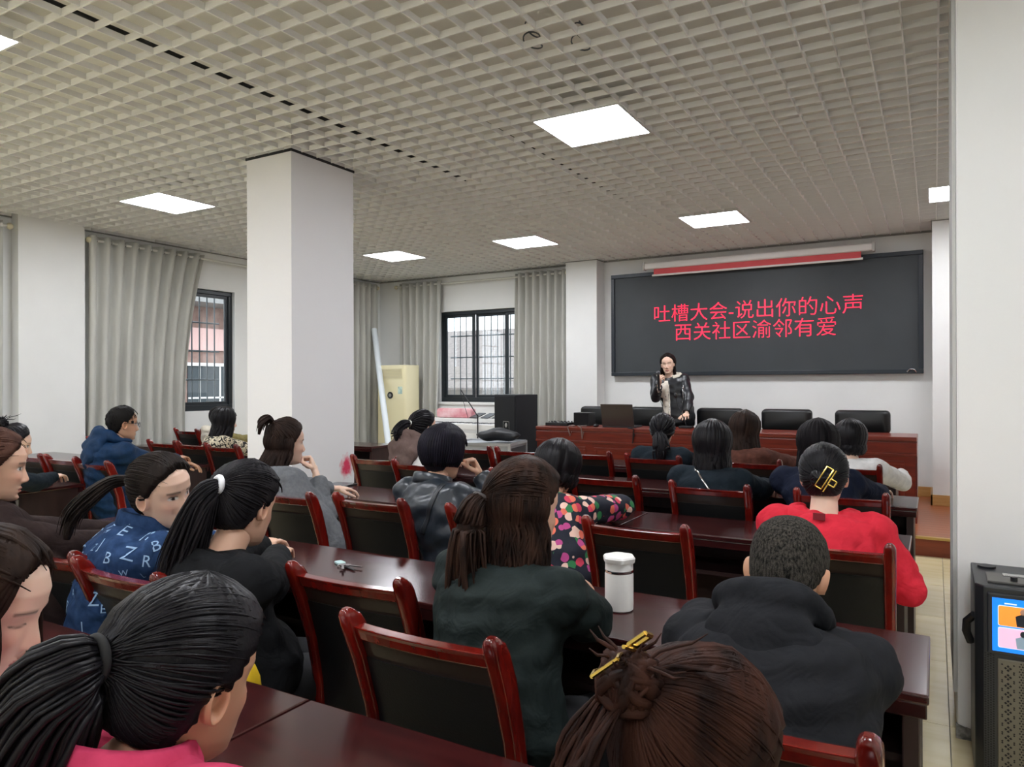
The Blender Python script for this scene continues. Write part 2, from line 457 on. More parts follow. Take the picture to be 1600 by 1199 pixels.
for k in range(9):
    MB().add([(-9.5, -0.6+0.4*k, 1.25+0.21*k), (9.5, -0.6+0.4*k, 1.25+0.21*k), (9.5, -0.15+0.4*k, 1.25+0.22*(k+1)), (-9.5, -0.15+0.4*k, 1.25+0.22*(k+1)),
              (-9.5, -0.6+0.4*k, 1.32+0.21*k), (9.5, -0.6+0.4*k, 1.32+0.21*k), (9.5, -0.15+0.4*k, 1.32+0.22*(k+1)), (-9.5, -0.15+0.4*k, 1.32+0.22*(k+1))],
             [(0,3,2,1),(4,5,6,7),(0,1,5,4),(1,2,6,5),(2,3,7,6),(3,0,4,7)]).obj('roof_course', mat('roof_tile', '#8d8682', 0.9, color2='#7c7571', nscale=9), hf)
hill = MB(); n = 24
rr = []
for j in range(7):
    rr.append([(-30+50*i/(n-1), 26+j*2.5+0.8*math.sin(i*1.7+j), -3+j*1.15+0.7*math.sin(i*0.9)+0.5*math.cos(i*2.3+j)) for i in range(n)])
vs_ = [p for r in rr for p in r]
hill.add(vs_, [(j*n+i, j*n+i+1, (j+1)*n+i+1, (j+1)*n+i) for j in range(6) for i in range(n-1)])
ho = hill.obj('wall_hillside', mat('hillside', '#8c877f', 0.95, color2='#7b776f', nscale=1.2), smooth=True); ho['kind'] = 'structure'
go = MB().box(-60, 30, -20, 60, -3.3, -3.0).obj('ground_outside', mat('outside_ground', '#8f8d88', 0.9)); go['kind'] = 'structure'

# ------------------------------------------------------------------ curtains
m_curt = mat('curtain_cloth', '#c3c2ba', 0.8, color2='#b8b7af', nscale=2, stretch=(6, 6, 1), sheen=0.2, bump=0.05, bscale=300)
m_rod = mat('curtain_rod', '#d8d6cc', 0.35, metal=0.2)
def curtain(label, axis, top, bot, pos, z0, z1, npl, seed, ztop=ZC-0.06, mid=None, amp=0.035):
    r = random.Random(seed)
    t = thing('curtain', label, 'curtain')
    K = npl*12; Nz = 26
    ph = [r.uniform(-0.4, 0.4) for _ in range(npl+1)]
    grid = []
    for j in range(Nz+1):
        s = j/Nz; row = []
        for i in range(K+1):
            u = i/K
            a = top[0]+(top[1]-top[0])*u; b = bot[0]+(bot[1]-bot[0])*u
            if mid: c_ = mid[0]+(mid[1]-mid[0])*u; x = (a*(1-s)**2+2*c_*s*(1-s)+b*s*s)
            else: x = a*(1-s)+b*s
            w = math.sin(2*math.pi*npl*u+ph[int(u*npl)]*s)
            w2 = math.sin(2*math.pi*npl*0.5*u+seed+2.2*s)*0.45*s
            dd = amp*(math.copysign(abs(w)**0.7, w)*(0.9-0.15*s)+w2)
            x += 0.010*math.cos(2*math.pi*npl*u*2+seed)*s
            z = z1+(z0-z1)*s
            row.append((x, pos+dd, z) if axis == 0 else (pos+dd, x, z))
        grid.append(row)
    mb = MB(); W = K+1
    mb.add([p for r_ in grid for p in r_], [(j*W+i, j*W+i+1, (j+1)*W+i+1, (j+1)*W+i) for j in range(Nz) for i in range(K)])
    o = mb.obj('cloth', m_curt, t, smooth='all')
    md = o.modifiers.new('thick', 'SOLIDIFY'); md.thickness = 0.003
    zr = z1-0.05
    P = lambda u_, z_: (u_, pos, z_) if axis == 0 else (pos, u_, z_)
    for k in range(npl):
        u = (k+0.5)/npl
        x = top[0]+(top[1]-top[0])*u
        ring = []
        for q in range(16):
            an = 2*math.pi*q/16
            ring.append((x, pos+0.024*math.cos(an), zr+0.024*math.sin(an)) if axis == 0 else (pos+0.024*math.cos(an), x, zr+0.024*math.sin(an)))
        MB().tube(ring, 0.004, 6, closed=True).obj('grommet', m_chrome, t, smooth=True)
    return t
def rod(label, axis, a0, a1, pos, z):
    t = thing('curtain_rod', label, 'curtain rod')
    P = lambda u_: (u_, pos, z) if axis == 0 else (pos, u_, z)
    MB().tube([P(a0), P(a1)], 0.014, 12).obj('pole', m_rod, t, smooth=True)
    for a, s in ((a0, -1), (a1, 1)):
        MB().ell(P(a+s*0.02), (0.032, 0.032, 0.032), n=14, m=8).obj('finial', mat('finial_cream', '#d8cfae', 0.4), t, smooth=True)
        mb = MB()
        if axis == 0: mb.box(a-s*0.06-0.01, a-s*0.06+0.01, pos-0.016, YF, z-0.02, z+0.02)
        else: mb.box(XL, pos+0.016, a-s*0.06-0.01, a-s*0.06+0.01, z-0.02, z+0.02)
        mb.obj('bracket', m_rod, t)
ZR = 2.99
rod('cream curtain rod over the left window with the swept grey curtain', 1, 4.47, 6.75, XL+0.12, ZR)
rod('curtain rod on the left wall just before the far corner', 1, 6.88, 9.1, XL+0.12, ZR)
rod('curtain rod over the front window beside the black loudspeaker', 0, -7.5, -4.5, YF-0.11, ZR)
rod('cream curtain rod end at the far left edge', 1, 1.2, 3.66, XL+0.12, ZR)
curtain('grey grommet curtain swept aside from the left window', 1, (4.45, 5.88), (4.42, 5.66), XL+0.12, 0.12, ZR+0.05, 9, 1, mid=(4.45, 5.5), amp=0.05)
curtain('grey curtain hanging on the left wall behind the pale air conditioner', 1, (8.05, 9.12), (8.05, 9.12), XL+0.12, 0.1, ZR+0.05, 8, 2, amp=0.06)
curtain('grey curtain on the left side of the front window', 0, (-7.45, -6.62), (-7.4, -6.70), YF-0.11, 0.1, ZR+0.05, 6, 3, amp=0.06)
curtain('grey curtain on the right side of the front window, behind the black loudspeaker', 0, (-5.30, -4.47), (-5.33, -4.48), YF-0.11, 0.1, ZR+0.05, 7, 4, amp=0.06)
curtain('grey curtain edge at the far left of the view', 1, (2.2, 3.62), (2.3, 3.6), XL+0.12, 0.12, ZR+0.05, 9, 5)
# ------------------------------------------------------------------ LED screen with its red lettering, roller screen
m_led = mat('led_black', '#3a3f42', 0.55, color2='#363b3e', nscale=3)
m_ledframe = mat('led_frame', '#1f2830', 0.4)
m_red = mat('led_red', '#ff2a4a', 0.5, emit='#ff2446', estr=1.1)
sc_ = thing('led_screen', 'wide black LED wall screen showing two lines of red characters', 'screen', (-1.955, YF, 0))
SW, SZ0, SZ1 = 1.85, 1.53, 2.90
MB().box(-SW+0.05, SW-0.05, -0.075, 0, SZ0+0.05, SZ1-0.05).obj('display', m_led, sc_)
for nm, b in (('frame_bar', (-SW, SW, SZ0, SZ0+0.05)), ('frame_bar', (-SW, SW, SZ1-0.05, SZ1)), ('frame_bar', (-SW, -SW+0.05, SZ0+0.05, SZ1-0.05)), ('frame_bar', (SW-0.05, SW, SZ0+0.05, SZ1-0.05))):
    MB().box(b[0], b[1], -0.095, 0, b[2], b[3]).obj(nm, m_ledframe, sc_, bevel=0.006)
def text_mesh(body, size, name, material, parent, xf, depth=0.004, spacing=1.0, offset=0.0):
    cu_ = bpy.data.curves.new(name, 'FONT')
    cu_.body = body; cu_.size = size; cu_.extrude = depth; cu_.align_x = 'CENTER'; cu_.align_y = 'CENTER'
    cu_.space_character = spacing; cu_.offset = offset; cu_.resolution_u = 3
    tmp = bpy.data.objects.new(name, cu_); COL.objects.link(tmp)
    dg = bpy.context.evaluated_depsgraph_get()
    me = bpy.data.meshes.new_from_object(tmp.evaluated_get(dg))
    bpy.data.objects.remove(tmp); bpy.data.curves.remove(cu_)
    me.materials.clear(); me.materials.append(material)
    o = link(name, me, parent)
    o.matrix_local = xf
    return o
RX90 = Matrix.Rotation(math.radians(90), 4, 'X')
text_mesh('吐槽大会-说出你的心声', 0.245, 'lettering', m_red, sc_, Matrix.Translation((0.0, -0.078, 2.325)) @ RX90, spacing=1.0, offset=-0.003)
text_mesh('西关社区渝邻有爱', 0.245, 'lettering', m_red, sc_, Matrix.Translation((0.0, -0.078, 2.075)) @ RX90, spacing=1.0, offset=-0.003)
MB().tube([(SW-0.16, -0.1, SZ0+0.02), (SW-0.13, -0.12, SZ0+0.05), (SW-0.09, -0.12, SZ0+0.045), (SW-0.07, -0.1, SZ0+0.015)], 0.008, 6).obj('cable_clip', m_chrome, sc_, smooth=True)
rs = thing('roller_screen', 'white roller projection screen casing with a strip of red cloth above the LED screen', 'projector screen', (-1.945, 9.14, 0))
MB().prism(rrect(0.075, 0.085, 0.02), 0, -1.34, 1.34).obj('casing', m_white, rs, loc=(0, 0, 2.965), smooth=True)
for s in (-1, 1):
    MB().box(s*1.355-0.015, s*1.355+0.015, -0.05, 0.05, 2.91, 3.02).obj('end_cap', mat('cap_grey', '#c9c8c2', 0.4), rs, bevel=0.008)
    MB().box(s*1.2-0.02, s*1.2+0.02, 0.03, 0.175, 2.97, 2.99).obj('bracket', m_rod, rs)
MB().box(-1.225, 1.225, 0.0, 0.003, 2.845, 2.93).obj('red_cloth', mat('red_cloth', '#d85a5e', 0.8), rs)
MB().tube([(-1.245, 0.0, 2.84), (1.245, 0.0, 2.84)], 0.013, 10).obj('weight_bar', m_white, rs, smooth=True)

# ------------------------------------------------------------------ podium table on the stage
PX0, PX1, PY0, PY1, PZ = -4.03, -0.14, 7.50, 8.05, 0.935
pt = thing('podium_table', 'long red-brown wooden podium table with panelled front on the stage', 'table', ((PX0+PX1)/2, PY0, ST))
ox, oy = (PX0+PX1)/2, PY0
hw = (PX1-PX0)/2
MB().box(-hw, hw, -0.03, 0.55, PZ-ST-0.04, PZ-ST).obj('tabletop', m_podium, pt, bevel=0.008)
MB().box(-hw+0.01, hw-0.01, -0.01, 0.03, 0, PZ-ST-0.04).obj('front_panel', m_podium, pt)
MB().box(-hw+0.0, hw-0.0, -0.022, 0.0, PZ-ST-0.15, PZ-ST-0.05).obj('frieze', m_podium, pt, bevel=0.006)
MB().box(-hw, hw, -0.03, -0.01, PZ-ST-0.175, PZ-ST-0.15).obj('moulding', m_podium, pt, bevel=0.005)
MB().box(-hw, hw, -0.026, -0.01, 0.0, 0.09).obj('plinth', m_podium, pt, bevel=0.005)
for i in range(3):
    a = -hw+0.05+i*(2*hw-0.1)/3; b = a+(2*hw-0.1)/3
    for q in range(2):
        u0 = a+0.05+q*(b-a)/2; u1 = u0+(b-a)/2-0.1
        fr = MB(); z0, z1 = 0.14, PZ-ST-0.22
        fr.box(u0, u1, -0.02, -0.009, z0, z0+0.03).box(u0, u1, -0.02, -0.009, z1-0.03, z1).box(u0, u0+0.03, -0.02, -0.009, z0+0.03, z1-0.03).box(u1-0.03, u1, -0.02, -0.009, z0+0.03, z1-0.03)
        fr.obj('panel_frame', m_podium, pt, bevel=0.004)
for s in (-1, 1):
    MB().box(s*hw-0.02 if s > 0 else -hw, hw if s > 0 else -hw+0.02, 0.03, 0.5, 0, PZ-ST-0.04).obj('side_panel', m_podium, pt)

# leather chairs behind the podium
def stage_chair():
    t = thing('leather_chair', 'x', 'chair')
    m = m_leather
    def pad(w, h, d, r, c, tilt, name, n=14):
        # rounded cushion
        rings = []
        for i in range(9):
            s = -1+2*i/8
            k = (1-abs(s)**4)**0.5 if abs(s) < 1 else 0.0
            k = 0.82+0.18*k
            rings.append([(u*k, s*d/2, v*k) for u, v in rrect(w, h, r, 6)])
        mb = MB().loft(rings)
        o = mb.obj(name, m, t, smooth='all'); o.location = c; o.rotation_euler = (tilt, 0, 0)
    pad(0.53, 0.24, 0.13, 0.045, (0, -0.02, 0.86), 0.10, 'headrest')
    pad(0.51, 0.38, 0.11, 0.05, (0, 0.0, 0.60), 0.10, 'backrest')
    pad(0.50, 0.50, 0.12, 0.06, (0, -0.27, 0.44), math.pi/2, 'seat')
    MB().box(-0.25, 0.25, 0.045, 0.065, 0.45, 0.95).obj('back_shell', m_blackplastic, t, bevel=0.01)
    for s in (-1, 1):
        MB().tube([(s*0.27, 0.03, 0.47), (s*0.29, 0.0, 0.62), (s*0.29, -0.25, 0.63), (s*0.28, -0.36, 0.56), (s*0.265, -0.38, 0.42)], 0.024, 8).obj('armrest', m_blackplastic, t, smooth=True)
        MB().tube([(s*0.265, -0.42, 0.02), (s*0.265, 0.12, 0.02)], 0.016, 8).obj('skid', m_chrome, t, smooth=True)
        MB().tube([(s*0.265, -0.40, 0.02), (s*0.265, -0.40, 0.42)], 0.016, 8).obj('leg', m_chrome, t, smooth=True)
        MB().tube([(s*0.265, 0.08, 0.02), (s*0.255, 0.05, 0.48)], 0.016, 8).obj('leg', m_chrome, t, smooth=True)
    return t
SCH = [(-3.69, 8.62, 'black leather chair behind the laptop at the podium table'), (-3.02, 8.62, 'black leather chair half hidden by the standing speaker'),
       (-2.16, 8.55, 'black leather chair just right of the standing speaker, leftmost of three empty ones'), (-1.42, 8.52, 'black leather chair in the middle of the three empty ones right of the speaker'),
       (-0.66, 8.50, 'rightmost black leather chair behind the podium table')]
c0 = stage_chair()
for i, (x, y, l) in enumerate(SCH):
    if i == 0:
        c0.location = (x, y, ST); c0['label'] = l; c0['group'] = 'leather chairs behind the podium table'
    else: dup(c0, (x, y, ST), 0, l, 'leather chairs behind the podium table')

# things on the podium
lt = thing('laptop', 'open dark laptop on the podium table seen from its lid', 'laptop', (-3.07, 7.66, PZ), 0.0)
MB().box(-0.19, 0.19, -0.02, 0.24, 0, 0.018).obj('base', m_greyplastic, lt, bevel=0.004)
MB().box(-0.17, 0.17, 0.05, 0.2, 0.018, 0.02).obj('keyboard', m_blackplastic, lt)
lid = MB().box(-0.19, 0.19, -0.012, 0, 0, 0.255).obj('lid', mat('laptop_lid', '#4b4340', 0.35, metal=0.3), lt, bevel=0.006)
lid.location = (0, -0.015, 0.015); lid.rotation_euler = (0.22, 0, 0)
MB().box(-0.175, 0.175, 0, 0.002, 0.02, 0.24).obj('screen', m_blackplastic, lid)
MB().box(-0.006, 0.006, -0.014, -0.012, 0.205, 0.215).obj('logo', m_blackplastic, lid)
sp = thing('desk_speaker', 'small black speaker box on the podium table left of the laptop', 'speaker', (-3.56, 7.72, PZ))
MB().box(-0.10, 0.10, 0, 0.18, 0, 0.155).obj('cabinet', m_blackplastic, sp, bevel=0.006)
MB().box(-0.09, 0.09, -0.006, 0.0, 0.008, 0.147).obj('grille', mat('speaker_cloth', '#0d0e10', 0.9, bump=0.4, bscale=400), sp)
mx = thing('audio_mixer', 'flat black audio mixer on the left end of the podium table', 'audio mixer', (-3.84, 7.62, PZ))
MB().box(-0.14, 0.14, 0, 0.26, 0, 0.035).obj('body', m_blackplastic, mx, bevel=0.004)
for i in range(6):
    for j in range(3):
        MB().cyl((-0.115+0.046*i, 0.05+0.07*j), 0.009, 0.035, 0.05, 8).obj('knob', m_chrome if (i+j) % 3 == 0 else m_greyplastic, mx)
for i, (x, y) in enumerate(((-3.61, 7.56), (-3.46, 7.55), (-2.86, 7.53))):
    pts = [(x+0.05*math.sin(k*1.1+i), y-0.02+0.02*math.cos(k*0.9), PZ+0.012) for k in range(4)]+[(x+0.02*i, PY0-0.045, PZ-0.0), (x+0.03, PY0-0.04, PZ-0.10-0.03*i), (x+0.05, PY0-0.042, PZ-0.05)]
    o = MB().tube(pts, 0.007, 6).obj('cable', mat('cable_grey', '#7d6a63', 0.5) if i < 2 else m_blackplastic, smooth=True)
    tag(o, ['grey cable tangle hanging over the podium edge beside the mixer', 'pale cable loop on the podium table beside the small speaker', 'black cable lying on the podium edge right of the laptop'][i], 'cable')
ms = tag(MB().ell((0, 0, 0.014), (0.03, 0.05, 0.018)).obj('computer_mouse', m_blackplastic, smooth=True, loc=(-3.33, 7.62, PZ+0.002)), 'black computer mouse on the podium table left of the laptop', 'mouse')
dmk = thing('desk_microphone', 'black gooseneck microphone on a desk base beside the standing speaker', 'microphone', (-2.36, 7.85, PZ))
MB().box(-0.07, 0.07, -0.05, 0.06, 0, 0.025).obj('base', m_blackplastic, dmk, bevel=0.008)
MB().tube([(0.0, 0.02, 0.02), (-0.03, 0.03, 0.1), (-0.10, 0.03, 0.24), (-0.12, 0.02, 0.34)], 0.005, 8).obj('gooseneck', m_blackplastic, dmk, smooth=True)
MB().ell((-0.122, 0.015, 0.36), (0.018, 0.018, 0.03)).obj('capsule', m_blackplastic, dmk, smooth=True)

# ------------------------------------------------------------------ corner: air conditioner, loudspeaker, keyboard, flight case, tube
ac = thing('air_conditioner', 'pale yellow standing air conditioner in the far left corner', 'air conditioner', (-7.18, 8.84, 0))
m_ac = mat('ac_cream', '#e6dcb4', 0.4)
MB().prism(rrect(0.56, 0.36, 0.04), 2, 0.05, 1.72).obj('body', m_ac, ac, smooth=True)
MB().prism(rrect(0.58, 0.38, 0.04), 2, 0, 0.06).obj('foot', mat('ac_foot', '#b6ad8c', 0.5), ac, smooth=True)
for k in range(7):
    MB().box(-0.22, 0.22, -0.19, -0.178, 1.52+0.022*k, 1.532+0.022*k).obj('louvre', mat('ac_louvre', '#d6cca6', 0.5), ac)
rg = [(0.052*math.cos(a), 0.052*math.sin(a)) for a in np.linspace(0, 2*math.pi, 24, endpoint=False)]
MB().prism(rg, 1, -0.19, -0.178).obj('dial', m_blackplastic, ac, loc=(-0.01, 0, 1.26), smooth=True)
MB().prism([(x*0.5, y*0.5) for x, y in rg], 1, -0.194, -0.19).obj('dial_ring', mat('dial_grey', '#8a8a86', 0.4), ac, loc=(-0.01, 0, 1.26))
MB().box(0.14, 0.22, -0.183, -0.178, 1.28, 1.39).obj('energy_label', mat('energy_label', '#9fb7ae', 0.6, color2='#c6d8c9', nscale=20), ac)
tb = tag(MB().tube([(-6.64, 8.05, 0.03), (-7.18, 8.475, 1.18), (-7.70, 8.88, 2.30)], 0.045, 16).obj('banner_tube', mat('tube_white', '#dfe6ea', 0.4), smooth=True), 'white rolled banner tube leaning against the curtain beside the air conditioner', 'banner tube')
ls = thing('loudspeaker', 'tall black loudspeaker standing before the front window curtain', 'speaker', (-4.72, 8.20, 0), -0.26)
MB().box(-0.20, 0.20, -0.19, 0.21, 0, 1.29).obj('cabinet', mat('speaker_black', '#17191d', 0.55), ls, bevel=0.008)
MB().box(-0.185, 0.185, -0.202, -0.19, 0.03, 1.27).obj('grille', mat('speaker_grille', '#121418', 0.8, bump=0.4, bscale=350), ls, bevel=0.004)
o = MB()
for b in ((-0.02, 0.09, 0.70, 0.706), (-0.02, 0.09, 0.944, 0.95), (-0.02, -0.015, 0.70, 0.95), (0.085, 0.09, 0.70, 0.95)): o.box(b[0], b[1], -0.207, -0.201, b[2], b[3])
o.obj('badge_frame', m_chrome, ls)
MB().prism([(0.022*math.cos(a), 0.03*math.sin(a)) for a in np.linspace(0, 2*math.pi, 16, endpoint=False)], 1, -0.208, -0.201).obj('badge', m_chrome, ls, loc=(0.035, 0, 0.90))
kb = thing('electronic_piano', 'white electronic piano under the front window', 'piano', (-5.75, 8.75, 0))
MB().box(-0.75, 0.65, -0.22, 0.2, 0.78, 0.86).obj('keybed', m_white, kb, bevel=0.01)
MB().box(-0.75, 0.65, -0.02, 0.2, 0.86, 0.93).obj('console', m_white, kb, bevel=0.01)
MB().box(-0.72, 0.62, -0.21, -0.03, 0.86, 0.868).obj('white_keys', m_paper, kb)
for k in range(36):
    if k % 7 in (2, 6): continue
    MB().box(-0.70+0.037*k, -0.682+0.037*k, -0.13, -0.03, 0.868, 0.878).obj('black_key', m_blackplastic, kb)
MB().box(-0.75, 0.65, 0.12, 0.16, 0.55, 0.7).obj('back_board', m_white, kb)
MB().box(-0.75, 0.65, -0.2, -0.16, 0.66, 0.74).obj('stretcher', m_white, kb)
for s in (-0.73, 0.60):
    MB().box(s, s+0.04, -0.2, 0.2, 0, 0.78).obj('leg', m_white, kb)
pk = tag(MB().box(-0.32, 0.30, -0.05, 0.1, 0, 0.14).obj('paper_packet', mat('pink_packet', '#eec6c8', 0.7, color2='#d98a92', nscale=7), bevel=0.04, loc=(-6.12, 8.86, 0.93)), 'pink wrapped packet lying on the white piano', 'packet')
for i in range(4):
    o = MB().box(-0.075, 0.075, -0.1, 0.1, 0, 0.012).obj('wireless_receiver', m_greyplastic, bevel=0.003, loc=(-5.72+0.19*i, 8.84, 0.93)); o.rotation_euler = (0.3, 0, -0.2); o.location.z = 0.965
    tag(o, ['dark slanted music pad on the piano next to the pink packet', 'dark slanted music pad second from the pink packet', 'dark slanted music pad third from the pink packet', 'dark slanted music pad at the loudspeaker end of the piano'][i], 'music pad', 'dark pads on the piano')
mst = thing('microphone_stand', 'thin black microphone boom stand leaning over the piano', 'stand', (-5.50, 8.50, 0))
MB().tube([(0.0, 0, 0.0), (0.0, 0, 1.0)], 0.01, 8).obj('pole', m_blackplastic, mst, smooth=True)
MB().tube([(0.0, 0, 0.98), (-0.30, 0.02, 1.35)], 0.008, 8).obj('boom', m_blackplastic, mst, smooth=True)
MB().tube([(-0.16, 0, 0.95), (-0.30, 0.02, 1.32)], 0.004, 6).obj('cable', m_blackplastic, mst, smooth=True)
for a in (0.3, 2.4, 4.5):
    MB().tube([(0, 0, 0.18), (0.28*math.cos(a), 0.28*math.sin(a), 0.012)], 0.008, 6).obj('leg', m_blackplastic, mst, smooth=True)
fc = thing('flight_case', 'silver-edged flight case on the floor before the loudspeaker', 'case', (-4.52, 7.22, 0), 0.2)
m_alu = mat('aluminium', '#c9ccd0', 0.3, metal=0.8)
MB().box(-0.36, 0.36, -0.3, 0.3, 0.0, 0.74).obj('box', mat('case_panel', '#9b9ea2', 0.5), fc)
for sx in (-1, 1):
    for sy in (-1, 1):
        MB().box(sx*0.36-0.015, sx*0.36+0.015, sy*0.3-0.015, sy*0.3+0.015, 0, 0.755).obj('edge', m_alu, fc)
for z in (0.0, 0.73):
    for sy in (-1, 1): MB().box(-0.36, 0.36, sy*0.3-0.015, sy*0.3+0.015, z, z+0.03).obj('edge', m_alu, fc)
    for sx in (-1, 1): MB().box(sx*0.36-0.015, sx*0.36+0.015, -0.285, 0.285, z, z+0.03).obj('edge', m_alu, fc)
MB().box(0.36, 0.368, -0.26, 0.26, 0.05, 0.70).obj('rack_panel', m_blackplastic, fc)
for k in range(5):
    MB().cyl((0, 0), 0.022, 0, 0.02, 12).obj('knob', m_chrome, fc, loc=(0.372, -0.2+0.1*k, 0.61)).rotation_euler = (0, math.pi/2, 0)
bg = MB(); rings = []
for i in range(13):
    s = -1+2*i/12; k = math.sqrt(max(0.02, 1-s*s))
    rings.append([(s*0.26, 0.15*k*math.cos(a)*(1+0.15*math.sin(3*a+4*s)), 0.075+0.075*k*math.sin(a)*(1+0.2*math.sin(5*s+a))) for a in np.linspace(0, 2*math.pi, 18, endpoint=False)])
o = bg.loft(rings).obj('black_bag', mat('nylon_black', '#14161a', 0.5, bump=0.5, bscale=30), smooth='all', loc=(-4.40, 7.24, 0.758)); o.rotation_euler = (0, 0, 0.3)
tag(o, 'crumpled black bag lying on the flight case', 'bag')

# ------------------------------------------------------------------ party speaker with touch screen at the right pillar
ps = thing('karaoke_speaker', 'black trolley speaker with a blue screen and patterned grille at the right pillar', 'speaker', (0.36, 3.19, 0))
m_psb = mat('trolley_black', '#202327', 0.35)
MB().prism([(-0.24, -0.14), (-0.215, -0.17), (0.215, -0.17), (0.24, -0.14), (0.24, 0.2), (-0.24, 0.2)], 2, 0.02, 0.72).obj('cabinet', m_psb, ps, bevel=0.006)
for x in (-0.18, 0.18):
    MB().tube([(x-0.02, -0.05, 0.03), (x+0.02, -0.05, 0.03)], 0.03, 12).obj('wheel', m_blackplastic, ps, smooth=True)
MB().box(-0.205, 0.205, -0.178, -0.168, 0.49, 0.70).obj('screen_bezel', m_psb, ps, bevel=0.006)
MB().box(-0.19, 0.19, -0.181, -0.178, 0.502, 0.685).obj('screen', mat('screen_blue', '#0a6fe8', 0.3, emit='#0d78f0', estr=0.75), ps)
def tile_ui(x0, x1, z0, z1, c, e):
    mb = MB().prism([(u+(x0+x1)/2, v+(z0+z1)/2) for u, v in rrect(x1-x0, z1-z0, 0.006, 4)], 1, -0.1825, -0.181)
    return mb.obj('screen_tile', mat('ui_'+c[1:], c, 0.3, emit=c, estr=e), ps)
for c_ in range(2):
    for r_ in range(2):
        x0 = -0.172+0.175*c_; z0 = 0.593-0.075*r_
        tile_ui(x0-0.002, x0+0.155+0.002, z0-0.002, z0+0.067+0.002, '#bcd9f5', 0.5)
        MB().prism([(u+x0+0.0775, v+z0+0.0335) for u, v in rrect(0.155, 0.067, 0.006, 4)], 1, -0.1835, -0.1825).obj('screen_tile', mat('ui_o' if (c_+r_) % 2 == 0 else 'ui_p', '#e58a35' if (c_+r_) % 2 == 0 else '#dcaec8', 0.3, emit='#e58a35' if (c_+r_) % 2 == 0 else '#dcaec8', estr=0.6), ps)
        # little picture of a presenter
        dkm = mat('ui_dark', '#1d2433', 0.4); skm = mat('ui_skin', '#c99b86', 0.4)
        MB().prism([(x0+0.052, z0+0.002), (x0+0.087, z0+0.002), (x0+0.090, z0+0.036), (x0+0.076, z0+0.044), (x0+0.064, z0+0.044), (x0+0.048, z0+0.036)], 1, -0.1845, -0.1835).obj('screen_picture', dkm if r_ == 0 else mat('ui_pale', '#a9c3da', 0.4), ps)
        MB().prism([(x0+0.070+0.009*math.cos(a), z0+0.052+0.011*math.sin(a)) for a in np.linspace(0, 6.28, 14, endpoint=False)], 1, -0.1845, -0.1835).obj('screen_picture', skm if r_ == 0 else dkm, ps)
for k in range(3):
    MB().box(-0.155+0.06*k, -0.12+0.06*k, -0.1825, -0.181, 0.667, 0.671).obj('screen_text', mat('ui_white', '#d8e8f8', 0.4, emit='#d8e8f8', estr=0.5), ps)
MB().box(-0.175, 0.175, -0.176, -0.168, 0.06, 0.475).obj('grille', mat('grille_bronze', '#6b675c', 0.4, metal=0.4), ps, bevel=0.004)
m_hole = mat('grille_hole', '#101010', 0.8)
hm = MB()
def diamond(cx_, cz_, r):
    hm.prism([(cx_-r, cz_), (cx_, cz_-r), (cx_+r, cz_), (cx_, cz_+r)], 1, -0.1775, -0.1755)
for k in range(13):
    z = 0.085+0.03*k
    for colx in (-0.145, 0.145):
        for (dx, dz) in ((0, 0), (0.007, 0.007), (-0.007, 0.007), (0, 0.014)): diamond(colx+dx, z+dz-0.007, 0.0042)
        for (dx, dz) in ((0.017, 0.012), (-0.017, 0.012), (0.017, -0.012), (-0.017, -0.012)): diamond(colx+dx, z+dz, 0.003)
o = hm.obj('grille_diamonds', m_hole, ps); o['kind'] = 'stuff'
hm = MB()
for i in range(26):
    for j in range(46):
        x = -0.112+0.0088*i+(0.0044 if j % 2 else 0); z = 0.07+0.0088*j
        if abs(x) > 0.112 or (abs(x) < 0.055 and 0.16 < z < 0.36): continue
        hm.prism([(x-0.003, z), (x, z-0.003), (x+0.003, z), (x, z+0.003)], 1, -0.1775, -0.1757)
o = hm.obj('grille_perforation', m_hole, ps); o['kind'] = 'stuff'
for s in (-1, 1):
    sm = MB()
    for i in range(4):
        for j in range(50):
            x = s*(0.186+0.008*i); z = 0.065+0.0085*j+(0.004 if i % 2 else 0)
            sm.prism([(x-0.003, z), (x, z-0.003), (x+0.003, z), (x, z+0.003)], 1, -0.1712, -0.1695)
    o = sm.obj('side_perforation', m_hole, ps); o['kind'] = 'stuff'
MB().box(-0.012, 0.03, -0.179, -0.1755, 0.425, 0.455).obj('badge', mat('badge_orange', '#d8674a', 0.4), ps, bevel=0.002)
text_mesh('房', 0.045, 'lettering', m_hole, ps, Matrix.Translation((-0.015, -0.1765, 0.27)) @ RX90, depth=0.001)
MB().box(-0.2, 0.2, -0.12, 0.02, 0.72, 0.728).obj('control_panel', mat('panel_grey', '#4a4845', 0.35), ps, bevel=0.003)
for k in range(6):
    MB().cyl((-0.12+0.05*k, -0.085), 0.011, 0.728, 0.742, 12).obj('knob', mat('knob_orange', '#c98a4a', 0.3, metal=0.4) if k % 2 else m_blackplastic, ps, smooth=True)
MB().box(-0.15, 0.19, -0.03, 0.0, 0.728, 0.734).obj('handle', m_chrome, ps, bevel=0.002)
MB().cyl((-0.19, 0.13), 0.03, 0.72, 0.728, 18).obj('cup_holder', m_blackplastic, ps, smooth=True)
MB().box(0.05, 0.2, 0.05, 0.12, 0.72, 0.73).obj('yellow_tag', mat('tag_yellow', '#d8d24a', 0.5), ps)
MB().tube([(-0.24, -0.12, 0.60), (-0.262, -0.10, 0.57), (-0.264, -0.09, 0.53), (-0.25, -0.08, 0.49)], 0.014, 8).obj('side_hook', m_blackplastic, ps, smooth=True)

